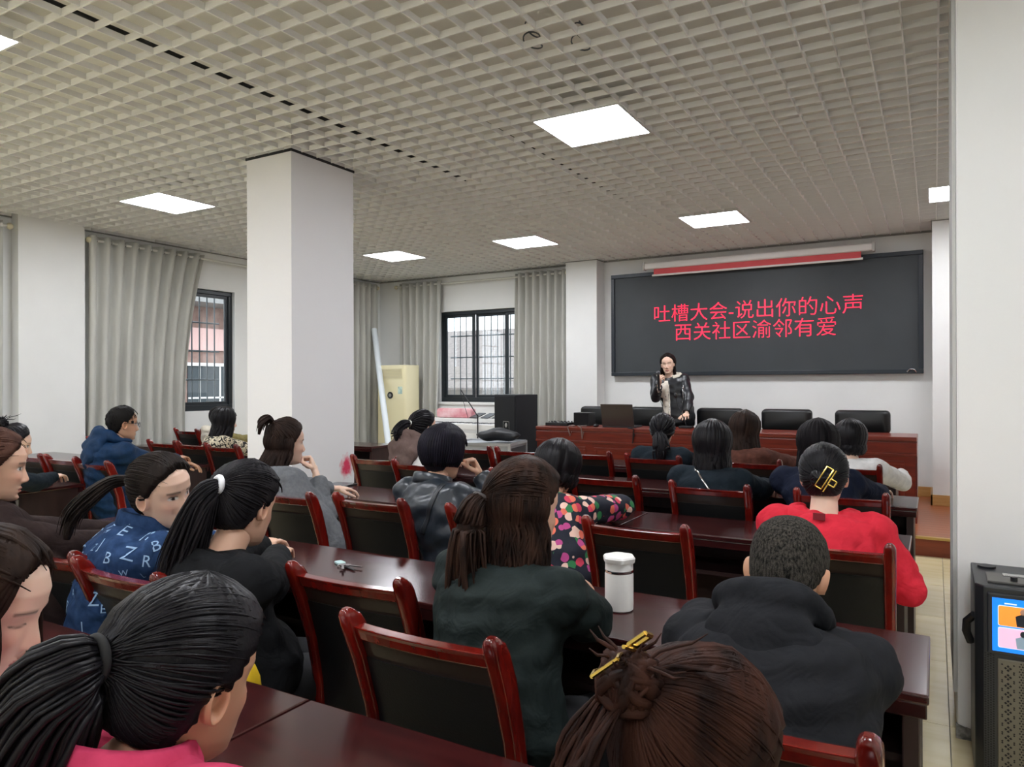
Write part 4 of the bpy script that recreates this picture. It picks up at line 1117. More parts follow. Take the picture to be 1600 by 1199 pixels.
def build_hair(style, R, H, s, parent, color, seed, male=False, hires=True, **k):
    rnd = random.Random(seed); mb = MB()
    res = (80, 72) if hires else (48, 40)
    W = lambda p: tf(R, H, [p], s)[0]
    thick = k.get('thick', .014)
    cap_mesh(mb, R, H, s, thick, male, k.get('front', .078), k.get('nape', -.085), k.get('low', 0), res, k.get('vol', .3), seed, k.get('rough', .0015))
    nl = k.get('n', 90 if hires else 45)
    m_ = 12 if hires else 8
    if style in ('ponytail', 'bun', 'half'):
        td = adir(k.get('taz', 180), k.get('tel', 15)); toff = k.get('toff', .03)
        tie = W(SCALP.at(td, toff))
        for q in range(nl):
            az = -180+360*q/nl+rnd.uniform(-2, 2); aa = abs(math.radians(az))
            hz = float(hairline(np.array([aa]), k.get('low', 0), k.get('front', .078), k.get('nape', -.085))[0])+.008
            if style == 'half': hz = max(hz, rnd.uniform(0, .05))
            x, y, z = head_xyz(np.array([math.radians(az)]), np.array([hz]))
            d0 = np.array([x[0], y[0], z[0]])-SCALP.c
            pts = []
            d1 = td+np.array([rnd.uniform(-.08, .08), 0, rnd.uniform(-.08, .08)])
            for i in range(m_):
                t = i/(m_-1)
                dd = slerp(d0, d1, t)
                pts.append(W(SCALP.at(dd, .001+(thick-.003)*min(1, t*4)*(1+.3*k.get('vol', .3))+.004*math.sin(math.pi*t)+(toff-.012)*max(0, t-.85)/.15)))
            lock(mb, pts, .0062*s*rnd.uniform(.8, 1.3)*k.get('lw', 1.0)*(1.0 if hires else 1.5), flat=.55, n=5, taper=(.5, 1.0, .6))
        # second layer across the crown
        for q in range(nl//2):
            d0 = adir(rnd.uniform(-170, 170), rnd.uniform(15, 85)); pts = []
            if d0[1] > .8: continue
            for i in range(m_):
                t = i/(m_-1)
                pts.append(W(SCALP.at(slerp(d0, td, t), thick*(1+.2*k.get('vol', .3))+.001+.003*math.sin(math.pi*t))))
            lock(mb, pts, .0058*s*rnd.uniform(.7, 1.3)*k.get('lw', 1.0)*(1.0 if hires else 1.5), flat=.5, n=5, taper=(.3, 1.0, .6))
        if style != 'bun' and k.get('path'):
            path = [Vector(tie)+Vector(p) for p in k['path']]
            tail(mb, path, k.get('radii', [.016, .03, .034, .028, .012]), k.get('tn', 46 if hires else 22), rnd, k.get('tl', .008), wild=k.get('wild', .012))
        if style == 'bun':
            bc = W(SCALP.at(td, toff+k.get('br', .04)*.6)); br = k.get('br', .04)
            for q in range(k.get('bn', 26)):
                ax_ = V(rnd.gauss(0, 1), rnd.gauss(0, 1), rnd.gauss(0, 1)).normalized(); u = ax_.orthogonal().normalized(); w = ax_.cross(u)
                a0 = rnd.uniform(0, 6.28); sp = rnd.uniform(2.5, 4.5); rr_ = br*rnd.uniform(.75, 1.0)
                lock(mb, [Vector(bc)+(u*math.cos(a0+sp*i/9)+w*math.sin(a0+sp*i/9))*rr_ for i in range(10)], .011*rnd.uniform(.7, 1.2), flat=.6)
            mb.ell(bc, (br*.85,)*3, n=12, m=8)
            for q in range(k.get('wisps', 6)):
                e = Vector(bc)+V(rnd.gauss(0, 1)*.05, rnd.gauss(0, 1)*.05, rnd.uniform(.02, .07)*k.get('spike', 1))
                lock(mb, [Vector(bc).lerp(e, i/5)+V(0, 0, .01*math.sin(i)) for i in range(6)], .004, n=4)
    if style in ('long', 'half', 'bob'):
        L = k.get('length', .30); a0 = k.get('az0', 62); part = adir(k.get('part', 0), 82)
        layers = ((.90, 1.0, 1.0), (.55, .9, 1.5)) if hires else ((.8, 1.0, 1.5),)
        push = Vector(k.get('push', (0, 0, 0)))
        for lay, (inset, ll, lw) in enumerate(layers):
            N = int(k.get('ln', 84 if hires else 44)/(1+lay*.8))
            for q in range(N):
                az = a0+(360-2*a0)*q/(N-1)+rnd.uniform(-2, 2)
                el0 = 78 if style != 'half' else rnd.uniform(5, 25)
                d0 = slerp(part, adir(az, 60), .25) if style != 'half' else adir(az, el0)
                d1 = adir(az, -26)
                pts = []
                for i in range(7):
                    t = i/6
                    pts.append(Vector(W(SCALP.at(slerp(d0, d1, t), (thick*1.05+.004*math.sin(3*t)) if lay == 0 else thick*.6))))
                last = pts[-1]; out = (last-Vector(H)); out.z = 0
                if out.length > 1e-6: out.normalize()
                side = abs(math.sin(math.radians(az)))
                LL = L*ll*rnd.uniform(.86, 1.04)*(1-k.get('slope', 0)*side)
                wv = k.get('wave', .008); ph = rnd.uniform(0, 6)
                for i in range(1, 9):
                    t = i/8
                    p = last+V(0, 0, -LL*t)+out*(k.get('flare', .02)*t*inset-.01*(1-inset))+push*t
                    p += out.cross(V(0, 0, 1))*wv*math.sin(ph+5*t)+V(rnd.gauss(0, 1), rnd.gauss(0, 1), 0)*.0015
                    # tips of a bob curl inwards
                    if style == 'bob': p -= out*.03*t*t*t
                    pts.append(p)
                lock(mb, pts, .0115*k.get('llw', 1.0)*s*lw*rnd.uniform(.8, 1.25)*(1.0 if hires else 1.2), flat=.5, n=5, taper=(.35, 1.0, .15))
    if style == 'short':
        for q in range(k.get('n', 150 if hires else 70)):
            d0 = adir(rnd.uniform(-180, 180), rnd.uniform(-5, 88)); whorl = adir(180+k.get('whorl', 15), 55)
            if d0[1] > .62 and d0[2] < .62: continue
            if abs(d0[0]) > .8 and d0[2] < .1: continue
            d1 = d0+(d0-whorl)*.55+np.array([0, 0, -.25]); pts = []
            for i in range(6):
                t = i/5
                pts.append(W(SCALP.at(slerp(d0, d1, t*.6), thick*1.05+.002*math.sin(3*t))))
            lock(mb, pts, k.get('sl', .006)*s*rnd.uniform(.7, 1.3), flat=.5, n=5, taper=(.3, 1, .2))
        if k.get('bobback'):
            for q in range(40):
                az = 75+210*q/39; pts = [W(SCALP.at(slerp(adir(az, 70), adir(az, -38), i/8), thick*(1.2+.3*math.sin(math.pi*i/8)))) for i in range(9)]
                lock(mb, pts, .011*s, flat=.5, n=5, taper=(.3, 1, .3))
    if k.get('fringe'):
        for q in range(16):
            az = -48+96*q/15
            d0, d1 = adir(az*.5, 62), adir(az*1.15, k.get('fringe_el', 22))
            lock(mb, [W(SCALP.at(slerp(d0, d1, i/6), .012)) for i in range(7)], .007*s, flat=.45, n=5)
    if k.get('sidelocks'):
        for sgn in (-1, 1):
            for q in range(7):
                az = sgn*(50+q*5); pts = [Vector(W(SCALP.at(slerp(adir(sgn*18, 68), adir(az, 2), i/6), .010))) for i in range(7)]
                for i in range(1, 6): pts.append(pts[6]+V(0, 0, -k['sidelocks']*i/5)+V(sgn*.004*math.sin(i), 0, 0))
                lock(mb, pts, .007*s, flat=.45, n=5, taper=(.4, 1, .15))
    hm = mat('hair_'+color.lstrip('#'), color, k.get('hrough', 0.5), spec=k.get('hspec', 0.07), color2=k.get('color2', color), nscale=k.get('hns', 30), stretch=(1, 1, .35), bump=k.get('hbump', .25), bscale=k.get('hbs', 120))
    o = mb.obj('hair', hm, parent, smooth='all')
    return o, (Vector(bc) if style == 'bun' else Vector(tie) if style in ('ponytail', 'half') else None)

# ---- one person
def person(label, pelvis, head, face=(0, 0, 0), shoulder_yaw=0.0, body_yaw=0.0, hands=(None, None), poses=('relaxed', 'relaxed'), palms=(None, None), hdirs=(None, None), poles=None,
           skin='mid', male=False, s=1.0, top=('jacket', None), bulk=0.018, trousers=None, hair=None, hires=True, voxel=None, seed=1, hood=None, collar=None, stand=False,
           amp=.004, neck_back=.028, neck_drop=.018, shoulder_w=None, shrug=0.0, knees=None, sleeve=1.0, bow=0.0, lips='#b4655c', elbows=(None, None), open_neck=False, closed=False):
    px_, py_, pz_ = pelvis
    root = thing('person', label, 'person', (px_, py_, 0), 0, None)
    O = Vector((px_, py_, 0)); P = Vector((0, 0, pz_)); H = Vector(head)-O
    R = basis(*face)
    fw = lambda yaw: V(-math.sin(math.radians(yaw)), math.cos(math.radians(yaw)), 0)
    rt = lambda yaw: V(math.cos(math.radians(yaw)), math.sin(math.radians(yaw)), 0)
    bf, br_ = fw(body_yaw), rt(body_yaw); sf, sr = fw(shoulder_yaw), rt(shoulder_yaw)
    N = H+R @ V(0, -neck_back-.012, -.125)*s+V(0, 0, -neck_drop*s)-sf*.012        # base of the neck
    L = (N-P).length
    t0_ = (V(0, 0, 1)+bf*(-.15)).normalized(); t1 = (V(0, 0, 1)*.8+(N-P).normalized()*.6).normalized()
    spine = lambda t: bez(P, P+t0_*L*.35-bf*bow, N-t1*L*.3-bf*bow, N, t)
    sw = shoulder_w or (.185 if male else .162)
    def torso(mb, extra, hem=0.0, t_top=1.0):
        rings = []; n = 20
        prof = [(-.10-hem, .150, .115), (-.03, .168, .128), (.08, .170, .130), (.25, .155, .118), (.42, .143, .106), (.60, .155, .112), (.76, .166, .112), (.87, sw-.008, .098), (.945, sw*.72, .080), (1.0, .072, .068)]
        if male: prof = [(t, w*(1.0 if t < .5 else 1.08)+.006, d+.008) for t, w, d in prof]
        for t, w, d in prof:
            if t > t_top: break
            tc = max(0, min(1, t)); c = spine(tc)
            if t < 0: c = c+(P-spine(.1)).normalized()*(-t)*L
            tg = (spine(min(1, tc+.03))-spine(max(0, tc-.03))).normalized()
            r_ = (br_*(1-tc)+sr*tc); r_ = (r_-tg*r_.dot(tg)).normalized(); f_ = tg.cross(r_)*-1
            ring = []
            for j in range(n):
                a = 2*math.pi*j/n; ca, sa = math.cos(a), math.sin(a)
                e = 2.5; k = (abs(ca)**e+abs(sa)**e)**(-1/e)
                ring.append(c+r_*(ca*k*(w*s+extra))+f_*(sa*k*(d*s+extra)))
            rings.append(ring)
        mb.loft(rings)
    shj = [N+sr*(sg*sw*s)+V(0, 0, (-.055+shrug)*s)-sf*.0 for sg in (-1, 1)]
    arms = []
    for i, sg in enumerate((-1, 1)):
        tgt = hands[i]
        tgt = (Vector(tgt)-O) if tgt is not None else shj[i]+V(0, 0, -.46*s)+sr*sg*.05+sf*.08
        pole = Vector(poles[i]) if poles and poles[i] is not None else sr*sg*.8+V(0, 0, -.7)-sf*.25
        if elbows[i] is not None:
            el = Vector(elbows[i])-O; wr = tgt
            if (wr-el).length > .26*s: wr = el+(wr-el).normalized()*.26*s
        else: el, wr = ik(shj[i], tgt, .275*s, .245*s, pole)
        arms.append((shj[i], el, wr))
    vx = voxel or (.0085 if hires else .012)
    # skin: head (high detail) + neck, trunk, arms, hands, legs under the clothes
    mb = MB()
    torso(mb, -.022)
    mb.tube([N+V(0, 0, -.05), N, H+R @ V(0, -.020, -.085)*s, H+R @ V(0, -.015, -.03)*s], [.060*s, .054*s*(1.1 if male else 1), .050*s*(1.1 if male else 1), .045*s], 16)
    legs = []
    for i, sg in enumerate((-1, 1)):
        hp = P+br_*(sg*.085*s)+V(0, 0, -.02)
        if stand:
            kn = hp+V(0, 0, -.40*s)+bf*.03+br_*sg*.02; an = kn+V(0, 0, -(kn.z-pz_*0-.085-(ST if stand else 0)))-bf*.02
        else:
            kn = hp+bf*.40*s+br_*sg*.03; kn.z = .50; an = kn+bf*(.02 if i else -.05); an.z = .085
        legs.append((hp, kn, an))
        mb.tube([hp, hp.lerp(kn, .5), kn, kn.lerp(an, .35), an], [.070*s, .062*s, .048*s, .046*s, .030*s], 12)
        a_, e_, w_ = arms[i]
        mb.tube([a_, a_.lerp(e_, .5), e_, e_.lerp(w_, .4), w_], [.042*s, .038*s, .034*s, .032*s, .021*s], 12)
        mb.ell(a_, (.045*s,)*3, n=12, m=8)
    sk = skin_mat(); base = lin(SKIN[skin])
    hn, hm_ = (96, 84) if hires else (56, 48)
    def head_part():
        a = az_grid(hn); z = z_grid(hm_); A, Z = np.meshgrid(a, z)
        x, y, zz = head_xyz(A.ravel(), Z.ravel(), male)
        col = np.tile(np.array(base), (len(x), 1))
        ax = np.abs(x); fr = (np.cos(A.ravel()) > .3)
        def paint(mask, c, k=1.0):
            m = np.clip(mask, 0, 1)[:, None]*k*fr[:, None]
            col[:, :3] = col[:, :3]*(1-m)+np.array(lin(c)[:3])*m
        paint(np.exp(-((ax-.04)/.02)**2-((zz+.03)/.02)**2), '#d4876f', .35)
        paint(np.exp(-(x/.014)**2-((zz+.04)/.012)**2), '#d4876f', .3)
        inl = ((x/.023)**2+((zz+.0722)/.0105)**2) < 1
        paint(inl.astype(float), lips, .8)
        paint((np.abs(zz+.0722) < .0012)*(ax < .021)*1.0, '#5e2a26', .8)
        ex = (ax-.031)/.0155; ez = (zz-.0005)/.0052
        if closed:
            paint(((ax > .016) & (ax < .046))*np.exp(-((zz+.0045-.003*((ax-.031)/.015)**2)/.0016)**2), '#3a241c', .9)
            ez = ez+99
        else: paint(((ex**2+ez**2) < 1)*1.0, '#e8e0da')
        paint((((ax-.0305)/.0058)**2+((zz-.0005)/.0058)**2 < 1)*((ex**2+ez**2) < 1)*1.0, '#1c120e')
        paint((not closed)*((ex**2+((zz-.0035)/.0052)**2 < 1.25) & (zz > .0035+.0012-.25*np.abs(ex)*.002) & (ez > .45))*1.0, '#2a1a14', .9)
        bz = .0205+.002*np.cos((ax-.032)/.012)
        paint(np.exp(-((zz-bz)/.0032)**2)*((ax > .013) & (ax < .051)), '#2b1d17', .85)
        nos = np.exp(-((ax-.008)/.004)**2-((zz+.0505)/.003)**2); paint(nos, '#5a2e22', .8)
        return tf(R, H, np.stack([x, y, zz], 1), s), grid_faces(hm_, hn)+[tuple(range(hn))]+[tuple(reversed([(hm_-1)*hn+j for j in range(hn)]))], col
    def ears():
        out = []
        for sg in (-1, 1):
            n, m = 18, 10; pts = []; F = []
            for i in range(m):
                r = (i+.0)/(m-1)
                for j in range(n):
                    a = 2*math.pi*j/n
                    rr = r*(1.0+.12*math.cos(a-.6))
                    ey, ez = .0185*rr*math.cos(a)*(1-.25*math.sin(-a)*.6), .031*rr*math.sin(a)
                    hgt = .006+.010*smooth01((r-.45)/.35)*(1-smooth01((r-.9)/.1))-.006*math.exp(-((ey-.003)/.006)**2-((ez+.004)/.010)**2)
                    hgt -= .012*(r > .97)
                    # ear stands off the head at its rear rim
                    X = .066+hgt+max(0, -ey)*.55
                    pts.append((sg*X, -.004+ey, -.012+ez))
            F = grid_faces(m, n)
            out.append((tf(R, H, pts, s), F))
        return out
    def finish_body(o, me):
        # join head, ears and hands into the body mesh
        n0 = len(me.vertices); v = np.zeros(n0*3); me.vertices.foreach_get('co', v)
        verts = [v.reshape(-1, 3)]; faces = [tuple(p.vertices) for p in me.polygons]; cols = [np.tile(np.array(base), (n0, 1))]; off = n0
        hp_, hf_, hc_ = head_part()
        def put(p, f, c):
            nonlocal off
            verts.append(np.asarray(p)); faces.extend([tuple(i+off for i in q) for q in f]); cols.append(c); off += len(p)
        put(hp_, hf_, hc_)
        for p, f in ears(): put(p, f, np.tile(np.array(lin(SKIN[skin])), (len(p), 1))*np.array([1.0, .93, .9, 1]))
        for i, sg in enumerate((-1, 1)):
            hv, hfc = HAND[poses[i]]
            a_, e_, w_ = arms[i]
            yv = (Vector(hdirs[i]) if hdirs[i] is not None else (w_-e_)).normalized()
            zv = Vector(palms[i]) if palms[i] is not None else V(0, 0, 1)
            zv = (zv-yv*zv.dot(yv)).normalized(); xv = yv.cross(zv)
            B = np.array([xv, yv, zv]); q = hv.copy()
            if sg < 0: q = q*np.array([-1, 1, 1])
            put((q*s*1.03) @ B+np.array(w_), hfc if sg > 0 else [tuple(reversed(f)) for f in hfc], np.tile(np.array(base), (len(hv), 1)))
        V_ = np.concatenate(verts); C_ = np.concatenate(cols)
        nm = bpy.data.meshes.new('body'); nm.from_pydata(V_.tolist(), [], faces)
        nm.materials.append(sk)
        at = nm.color_attributes.new('tint', 'FLOAT_COLOR', 'POINT'); at.data.foreach_set('color', C_.astype(np.float32).ravel())
        bm = bmesh.new(); bm.from_mesh(nm); bmesh.ops.recalc_face_normals(bm, faces=bm.faces); bm.to_mesh(nm); bm.free()
        nm.polygons.foreach_set('use_smooth', [True]*len(nm.polygons)); nm.update()
        o.data = nm
    remeshed(mb, 'body', sk, root, .010 if hires else .013, 3, finish_body)
    # upper garment
    mb = MB()
    ex = bulk
    torso(mb, ex, hem=.06, t_top=.95 if open_neck else 1.0)
    if not open_neck: mb.ell(N+V(0, 0, -.02)-sf*.004, (.088*s, .080*s, .045*s), n=16, m=8)
    for i in range(2):
        a_, e_, w_ = arms[i]
        sl = sleeve
        w2 = e_.lerp(w_, sl)
        mb.tube([N.lerp(a_, .6 if open_neck else .35)+V(0, 0, -.02), a_, a_.lerp(e_, .5), e_, e_.lerp(w2, .5), w2], [.055*s+ex*.5, .052*s+ex, .047*s+ex*.9, .043*s+ex*.9, .038*s+ex*.8, .031*s+ex*.6], 14)
        mb.ell(a_, (.056*s+ex,)*3, n=14, m=8)
        mb.ell(e_, (.043*s+ex*.9,)*3, n=12, m=8)
    garment = remeshed(mb, top[0], top[1], root, vx, 5, folds(amp, seed))
    # trousers and shoes
    mb = MB()
    tm_ = trousers or mat('trousers_black', '#17181b', .8, color2='#1d1e22', nscale=20)
    mb.ell(P+V(0, 0, -.01), (.175*s, .135*s, .10*s), n=16, m=8)
    for hp, kn, an in legs:
        mb.tube([hp, hp.lerp(kn, .5), kn, kn.lerp(an, .4), an+V(0, 0, .02)], [.088*s, .080*s, .064*s, .060*s, .050*s], 14)
        mb.ell(kn, (.064*s,)*3, n=12, m=8)
    remeshed(mb, 'trousers', tm_, root, .012, 4, folds(.003, seed+5))
    for hp, kn, an in legs:
        sb = MB(); rings = []
        zf = ST if stand else 0.0
        for y_, w, h_ in ((-.055, .020, .05), (-.045, .030, .075), (-.01, .034, .085), (.05, .036, .065), (.10, .042, .05), (.15, .040, .042), (.185, .026, .03), (.195, .010, .018)):
            c = an+bf*y_; c.z = zf
            rings.append([c+br_*(math.cos(a)*w)+V(0, 0, max(0.002, h_*.5+h_*.5*math.sin(a))) for a in np.linspace(0, 2*math.pi, 12, endpoint=False)])
        sb.loft(rings).obj('shoe', mat('shoe_black', '#141415', .4), root, smooth='all')
    # collar: a folded band around the neck
    if collar:
        cm, ch_, cr_ = collar
        rings = []; n = 28
        mbc = MB()
        for (r_, dz, tilt) in ((cr_*1.0, -.015, 0), (cr_*.93, ch_*.6, 0), (cr_*.96, ch_, 0), (cr_*1.06, ch_*.92, 0), (cr_*1.16, ch_*.2, 0), (cr_*1.18, -.012, 0)):
            rings.append([N+sr*(math.cos(a)*r_*1.05)+sf*(math.sin(a)*r_-.006)+V(0, 0, dz+.012-.022*math.sin(a)) for a in np.linspace(0, 2*math.pi, n, endpoint=False)])
        mbc.loft(rings, closed=True).obj('collar', cm, root, smooth='all')
    if hood:
        hmz, hs = hood[0], hood[1]
        tg = (spine(1.0)-spine(.86)).normalized(); tg = (tg+V(0, 0, .35)).normalized()
        nb = -(sf-tg*sf.dot(tg)).normalized()
        mbh = MB(); pts = []; rad = []
        for i in range(15):
            a = math.radians(-38+256*i/14)
            u = math.cos(a); w = math.sin(a)          # w > 0 at the back of the neck
            pts.append(N+sr*(u*.108*hs)+nb*(w*.092*hs)+tg*(.030+.022*max(0, w))*hs)
            rad.append((.024+.020*max(0, w))*hs)
        mbh.tube(pts, rad, 12)
        B3 = Matrix(((sr.x, nb.x, tg.x), (sr.y, nb.y, tg.y), (sr.z, nb.z, tg.z)))
        mbh.ell(N+nb*(.098*hs)-tg*(.030*hs), (.128*hs, .052*hs, .075*hs), R=B3, n=18, m=12)
        mbh.ell(N+nb*(.108*hs)-tg*(.090*hs), (.100*hs, .046*hs, .060*hs), R=B3, n=18, m=10)
        mbh.ell(N+nb*(.106*hs)-tg*(.135*hs), (.060*hs, .038*hs, .040*hs), R=B3, n=18, m=10)
        remeshed(mbh, 'hood', hmz, root, vx, 5, folds(.007, seed+9, 55))
    hr = None
    if hair:
        hk = dict(hair); st_ = hk.pop('style'); c_ = hk.pop('color')
        hr = build_hair(st_, R, H, s, root, c_, seed, male, hires, **hk)
    info = dict(root=root, O=O, H=H, R=R, N=N, arms=arms, sr=sr, sf=sf, s=s, garment=garment, spine=spine, tie=hr[1] if hr else None)
    return info
def hair_tie(p, m, r=.018, pos=None, axis=(0, -1, .2), name='hair_tie', tr=.007):
    c = pos if pos is not None else p['tie']
    ax = Vector(axis).normalized(); u = ax.orthogonal().normalized(); w = ax.cross(u)
    return MB().tube([Vector(c)+(u*math.cos(a)+w*math.sin(a))*r for a in np.linspace(0, 2*math.pi, 18, endpoint=False)], tr, 8, closed=True).obj(name, m, p['root'], smooth='all')
def claw_clip(p, c, R3, L=.09, W=.035):
    """rectangular gold claw clip: an open frame, a bar, a small square bow"""
    mt = Matrix.Translation(c) @ R3.to_4x4()
    fr = MB(); pts = [(-L/2, -W/2, 0), (L/2, -W/2, 0), (L/2, W/2, 0), (-L/2, W/2, 0)]
    for i in range(4):
        a, b = Vector(pts[i]), Vector(pts[(i+1) % 4]); n = 4
        fr.tube([a+(b-a)*k/n+V(0, 0, .010*math.cos(((a+(b-a)*k/n).x)/L*math.pi)) for k in range(n+1)], .0026, 6)
    fr.tube([(-L*.55, -W*.9, .006), (L*.55, -W*.9, .006)], .0024, 6)
    o = fr.obj('claw_clip', m_gold, p['root'], smooth=True); o.matrix_local = mt
    sq = MB(); q = .022
    pts = [(-q/2, -W*.9-q, .012), (q/2, -W*.9-q, .012), (q/2, -W*.9, .012), (-q/2, -W*.9, .012)]
    for i in range(4): sq.tube([pts[i], pts[(i+1) % 4]], .003, 6)
    s_ = sq.obj('clip_bow', m_gold, o, smooth=True)
    return o
# ------------------------------------------------------------------ cloth materials
def cloth(n, c, c2=None, r=.85, **k): return mat(n, c, r, color2=c2 or c, nscale=k.pop('nscale', 30), spec=.12, bump=k.pop('bump', .12), bscale=k.pop('bscale', 160), wrinkle=k.pop('wrinkle', .25), **k)
c_pink = cloth('pink_jersey', '#cf4468', '#c43c60')
c_white = cloth('white_fleece', '#e6e4e2', '#dad8d6')
c_black = cloth('black_knit', '#131416', '#18191b')
c_green = cloth('dark_green_knit', '#1e2625', '#232b2a', r=.75)
c_hood = cloth('black_sweat', '#1c1d20', '#202124')
c_denim = cloth('blue_denim', '#2d456b', '#22385a', nscale=40)
c_brown = cloth('brown_coat', '#2e2321', '#261c1b')
c_navyblue = cloth('blue_softshell', '#15304f', '#122a46', r=.6)
c_grey = cloth('grey_wool', '#6d6f72', '#626467', nscale=60)
c_leath = mat('navy_leather', '#252c34', .33, color2='#1f252c', nscale=30, bump=.25, bscale=45)
c_red = cloth('red_sweat', '#d23040', '#c82a3a')
c_navy = cloth('navy_knit', '#171c2c', '#1b2133')
c_dark = cloth('charcoal_navy', '#1a2229', '#1e272e')
c_rust = cloth('brown_teddy', '#5d3a30', '#4c2e26')
c_cream = cloth('cream_shirt', '#e0d9cb', '#d6cebf')
c_olive = cloth('olive_cloth', '#8d8255', '#7b7148')
c_hoodbrown = cloth('taupe_hood', '#6d5b56', '#63524d')
c_biker = mat('black_biker_leather', '#17191c', .38, color2='#1d2024', nscale=20, bump=.2, bscale=40)
def pattern_mat(name, kind):
    m = bpy.data.materials.new(name); m.use_nodes = True; nt = m.node_tree; b = nt.nodes['Principled BSDF']; b.inputs['Roughness'].default_value = .8
    tc = nt.nodes.new('ShaderNodeTexCoord')
    r = nt.nodes.new('ShaderNodeValToRGB')
    if kind == 'swirl':
        n = nt.nodes.new('ShaderNodeTexNoise'); n.inputs['Scale'].default_value = 22; n.inputs['Distortion'].default_value = 2.6; n.inputs['Detail'].default_value = 1
        nt.links.new(tc.outputs['Object'], n.inputs['Vector']); nt.links.new(n.outputs['Fac'], r.inputs[0])
        r.color_ramp.elements[0].position = .49; r.color_ramp.elements[0].color = lin('#141312')
        r.color_ramp.elements[1].position = .52; r.color_ramp.elements[1].color = lin('#d6cbb0')
        nt.links.new(r.outputs[0], b.inputs['Base Color'])
    else:
        v = nt.nodes.new('ShaderNodeTexVoronoi'); v.inputs['Scale'].default_value = 30
        nt.links.new(tc.outputs['Object'], v.inputs['Vector'])
        sp = nt.nodes.new('ShaderNodeSeparateColor'); nt.links.new(v.outputs['Color'], sp.inputs[0])
        cr_ = r.color_ramp; cr_.interpolation = 'CONSTANT'
        cols = ['#151a2a', '#d8405c', '#e8735c', '#161c2c', '#2f7d4a', '#c04a8c', '#171c2b', '#f0c8b8']
        cr_.elements[0].position = 0; cr_.elements[0].color = lin(cols[0]); cr_.elements[1].position = 1/8; cr_.elements[1].color = lin(cols[1])
        for i in range(2, 8):
            e = cr_.elements.new(i/8); e.color = lin(cols[i])
        nt.links.new(sp.outputs[0], r.inputs[0])
        r2 = nt.nodes.new('ShaderNodeMath'); r2.operation = 'LESS_THAN'; r2.inputs[1].default_value = .62
        nt.links.new(v.outputs['Distance'], r2.inputs[0])
        mx_ = nt.nodes.new('ShaderNodeMix'); mx_.data_type = 'RGBA'; mx_.inputs[6].default_value = lin('#131828')
        nt.links.new(r2.outputs[0], mx_.inputs[0]); nt.links.new(r.outputs[0], mx_.inputs[7]); nt.links.new(mx_.outputs[2], b.inputs['Base Color'])
    return m
c_swirl = pattern_mat('swirl_blouse', 'swirl'); c_floral = pattern_mat('floral_blouse', 'floral')
POST = []
def strap(p, pts, r, m, name, flat=.35, off=.002):
    """a band laid on the garment through world points"""
    def run():
        me = p['garment'].data
        bv = BVHTree.FromPolygons([v.co for v in me.vertices], [q.vertices for q in me.polygons])
        P = []
        for q in resample([Vector(a)-p['O'] for a in pts], 24):
            loc, nrm, *_ = bv.find_nearest(q)
            P.append((loc+nrm*off, nrm))
        mb = MB(); rings = []
        for i, (c, n_) in enumerate(P):
            t = (P[min(i+1, 23)][0]-P[max(i-1, 0)][0]).normalized(); w = t.cross(n_).normalized(); n2 = w.cross(t)
            rings.append([c+w*math.cos(a)*r+n2*math.sin(a)*r*flat for a in np.linspace(0, 2*math.pi, 8, endpoint=False)])
        mb.loft(rings).obj(name, m, p['root'], smooth='all')
    POST.append(run)
def prints(p, chars, n, m, seed, sizes=(.022, .05)):
    def run():
        me = p['garment'].data; rnd = random.Random(seed)
        bv = BVHTree.FromPolygons([v.co for v in me.vertices], [q.vertices for q in me.polygons])
        glyph = {}
        for c in set(chars):
            cu_ = bpy.data.curves.new('g', 'FONT'); cu_.body = c; cu_.align_x = 'CENTER'; cu_.align_y = 'CENTER'; cu_.resolution_u = 2
            tmp = bpy.data.objects.new('g', cu_); COL.objects.link(tmp); dg = bpy.context.evaluated_depsgraph_get()
            gm = bpy.data.meshes.new_from_object(tmp.evaluated_get(dg)); bpy.data.objects.remove(tmp); bpy.data.curves.remove(cu_)
            glyph[c] = ([v.co.copy() for v in gm.vertices], [tuple(q.vertices) for q in gm.polygons]); bpy.data.meshes.remove(gm)
        placed = []; tries = 0
        polys = me.polygons
        while len(placed) < n and tries < 6000:
            tries += 1
            q = polys[rnd.randrange(len(polys))]
            sz = rnd.choice([sizes[0], sizes[0]*1.4, sizes[1]*.8, sizes[1]])
            if any((q.center-c).length < (sz+s2)*.42 for c, s2 in placed): continue
            placed.append((q.center.copy(), sz))
            nz = q.normal.copy(); up = V(rnd.uniform(-.25, .25), rnd.uniform(-.25, .25), 1); up = (up-nz*up.dot(nz)).normalized(); rx = up.cross(nz)
            vs__, fs__ = glyph[rnd.choice(chars)]
            out = []
            for v in vs__:
                loc, nrm, *_ = bv.find_nearest(q.center+rx*v.x*sz+up*v.y*sz)
                out.append(loc+nrm*.0022)
            MB().add(out, fs__).obj('printed_letter', m, p['root'])
    POST.append(run)
BK, DB, BR = '#111013', '#241a17', '#33221c'
SIDE = V(0, 0, 1)

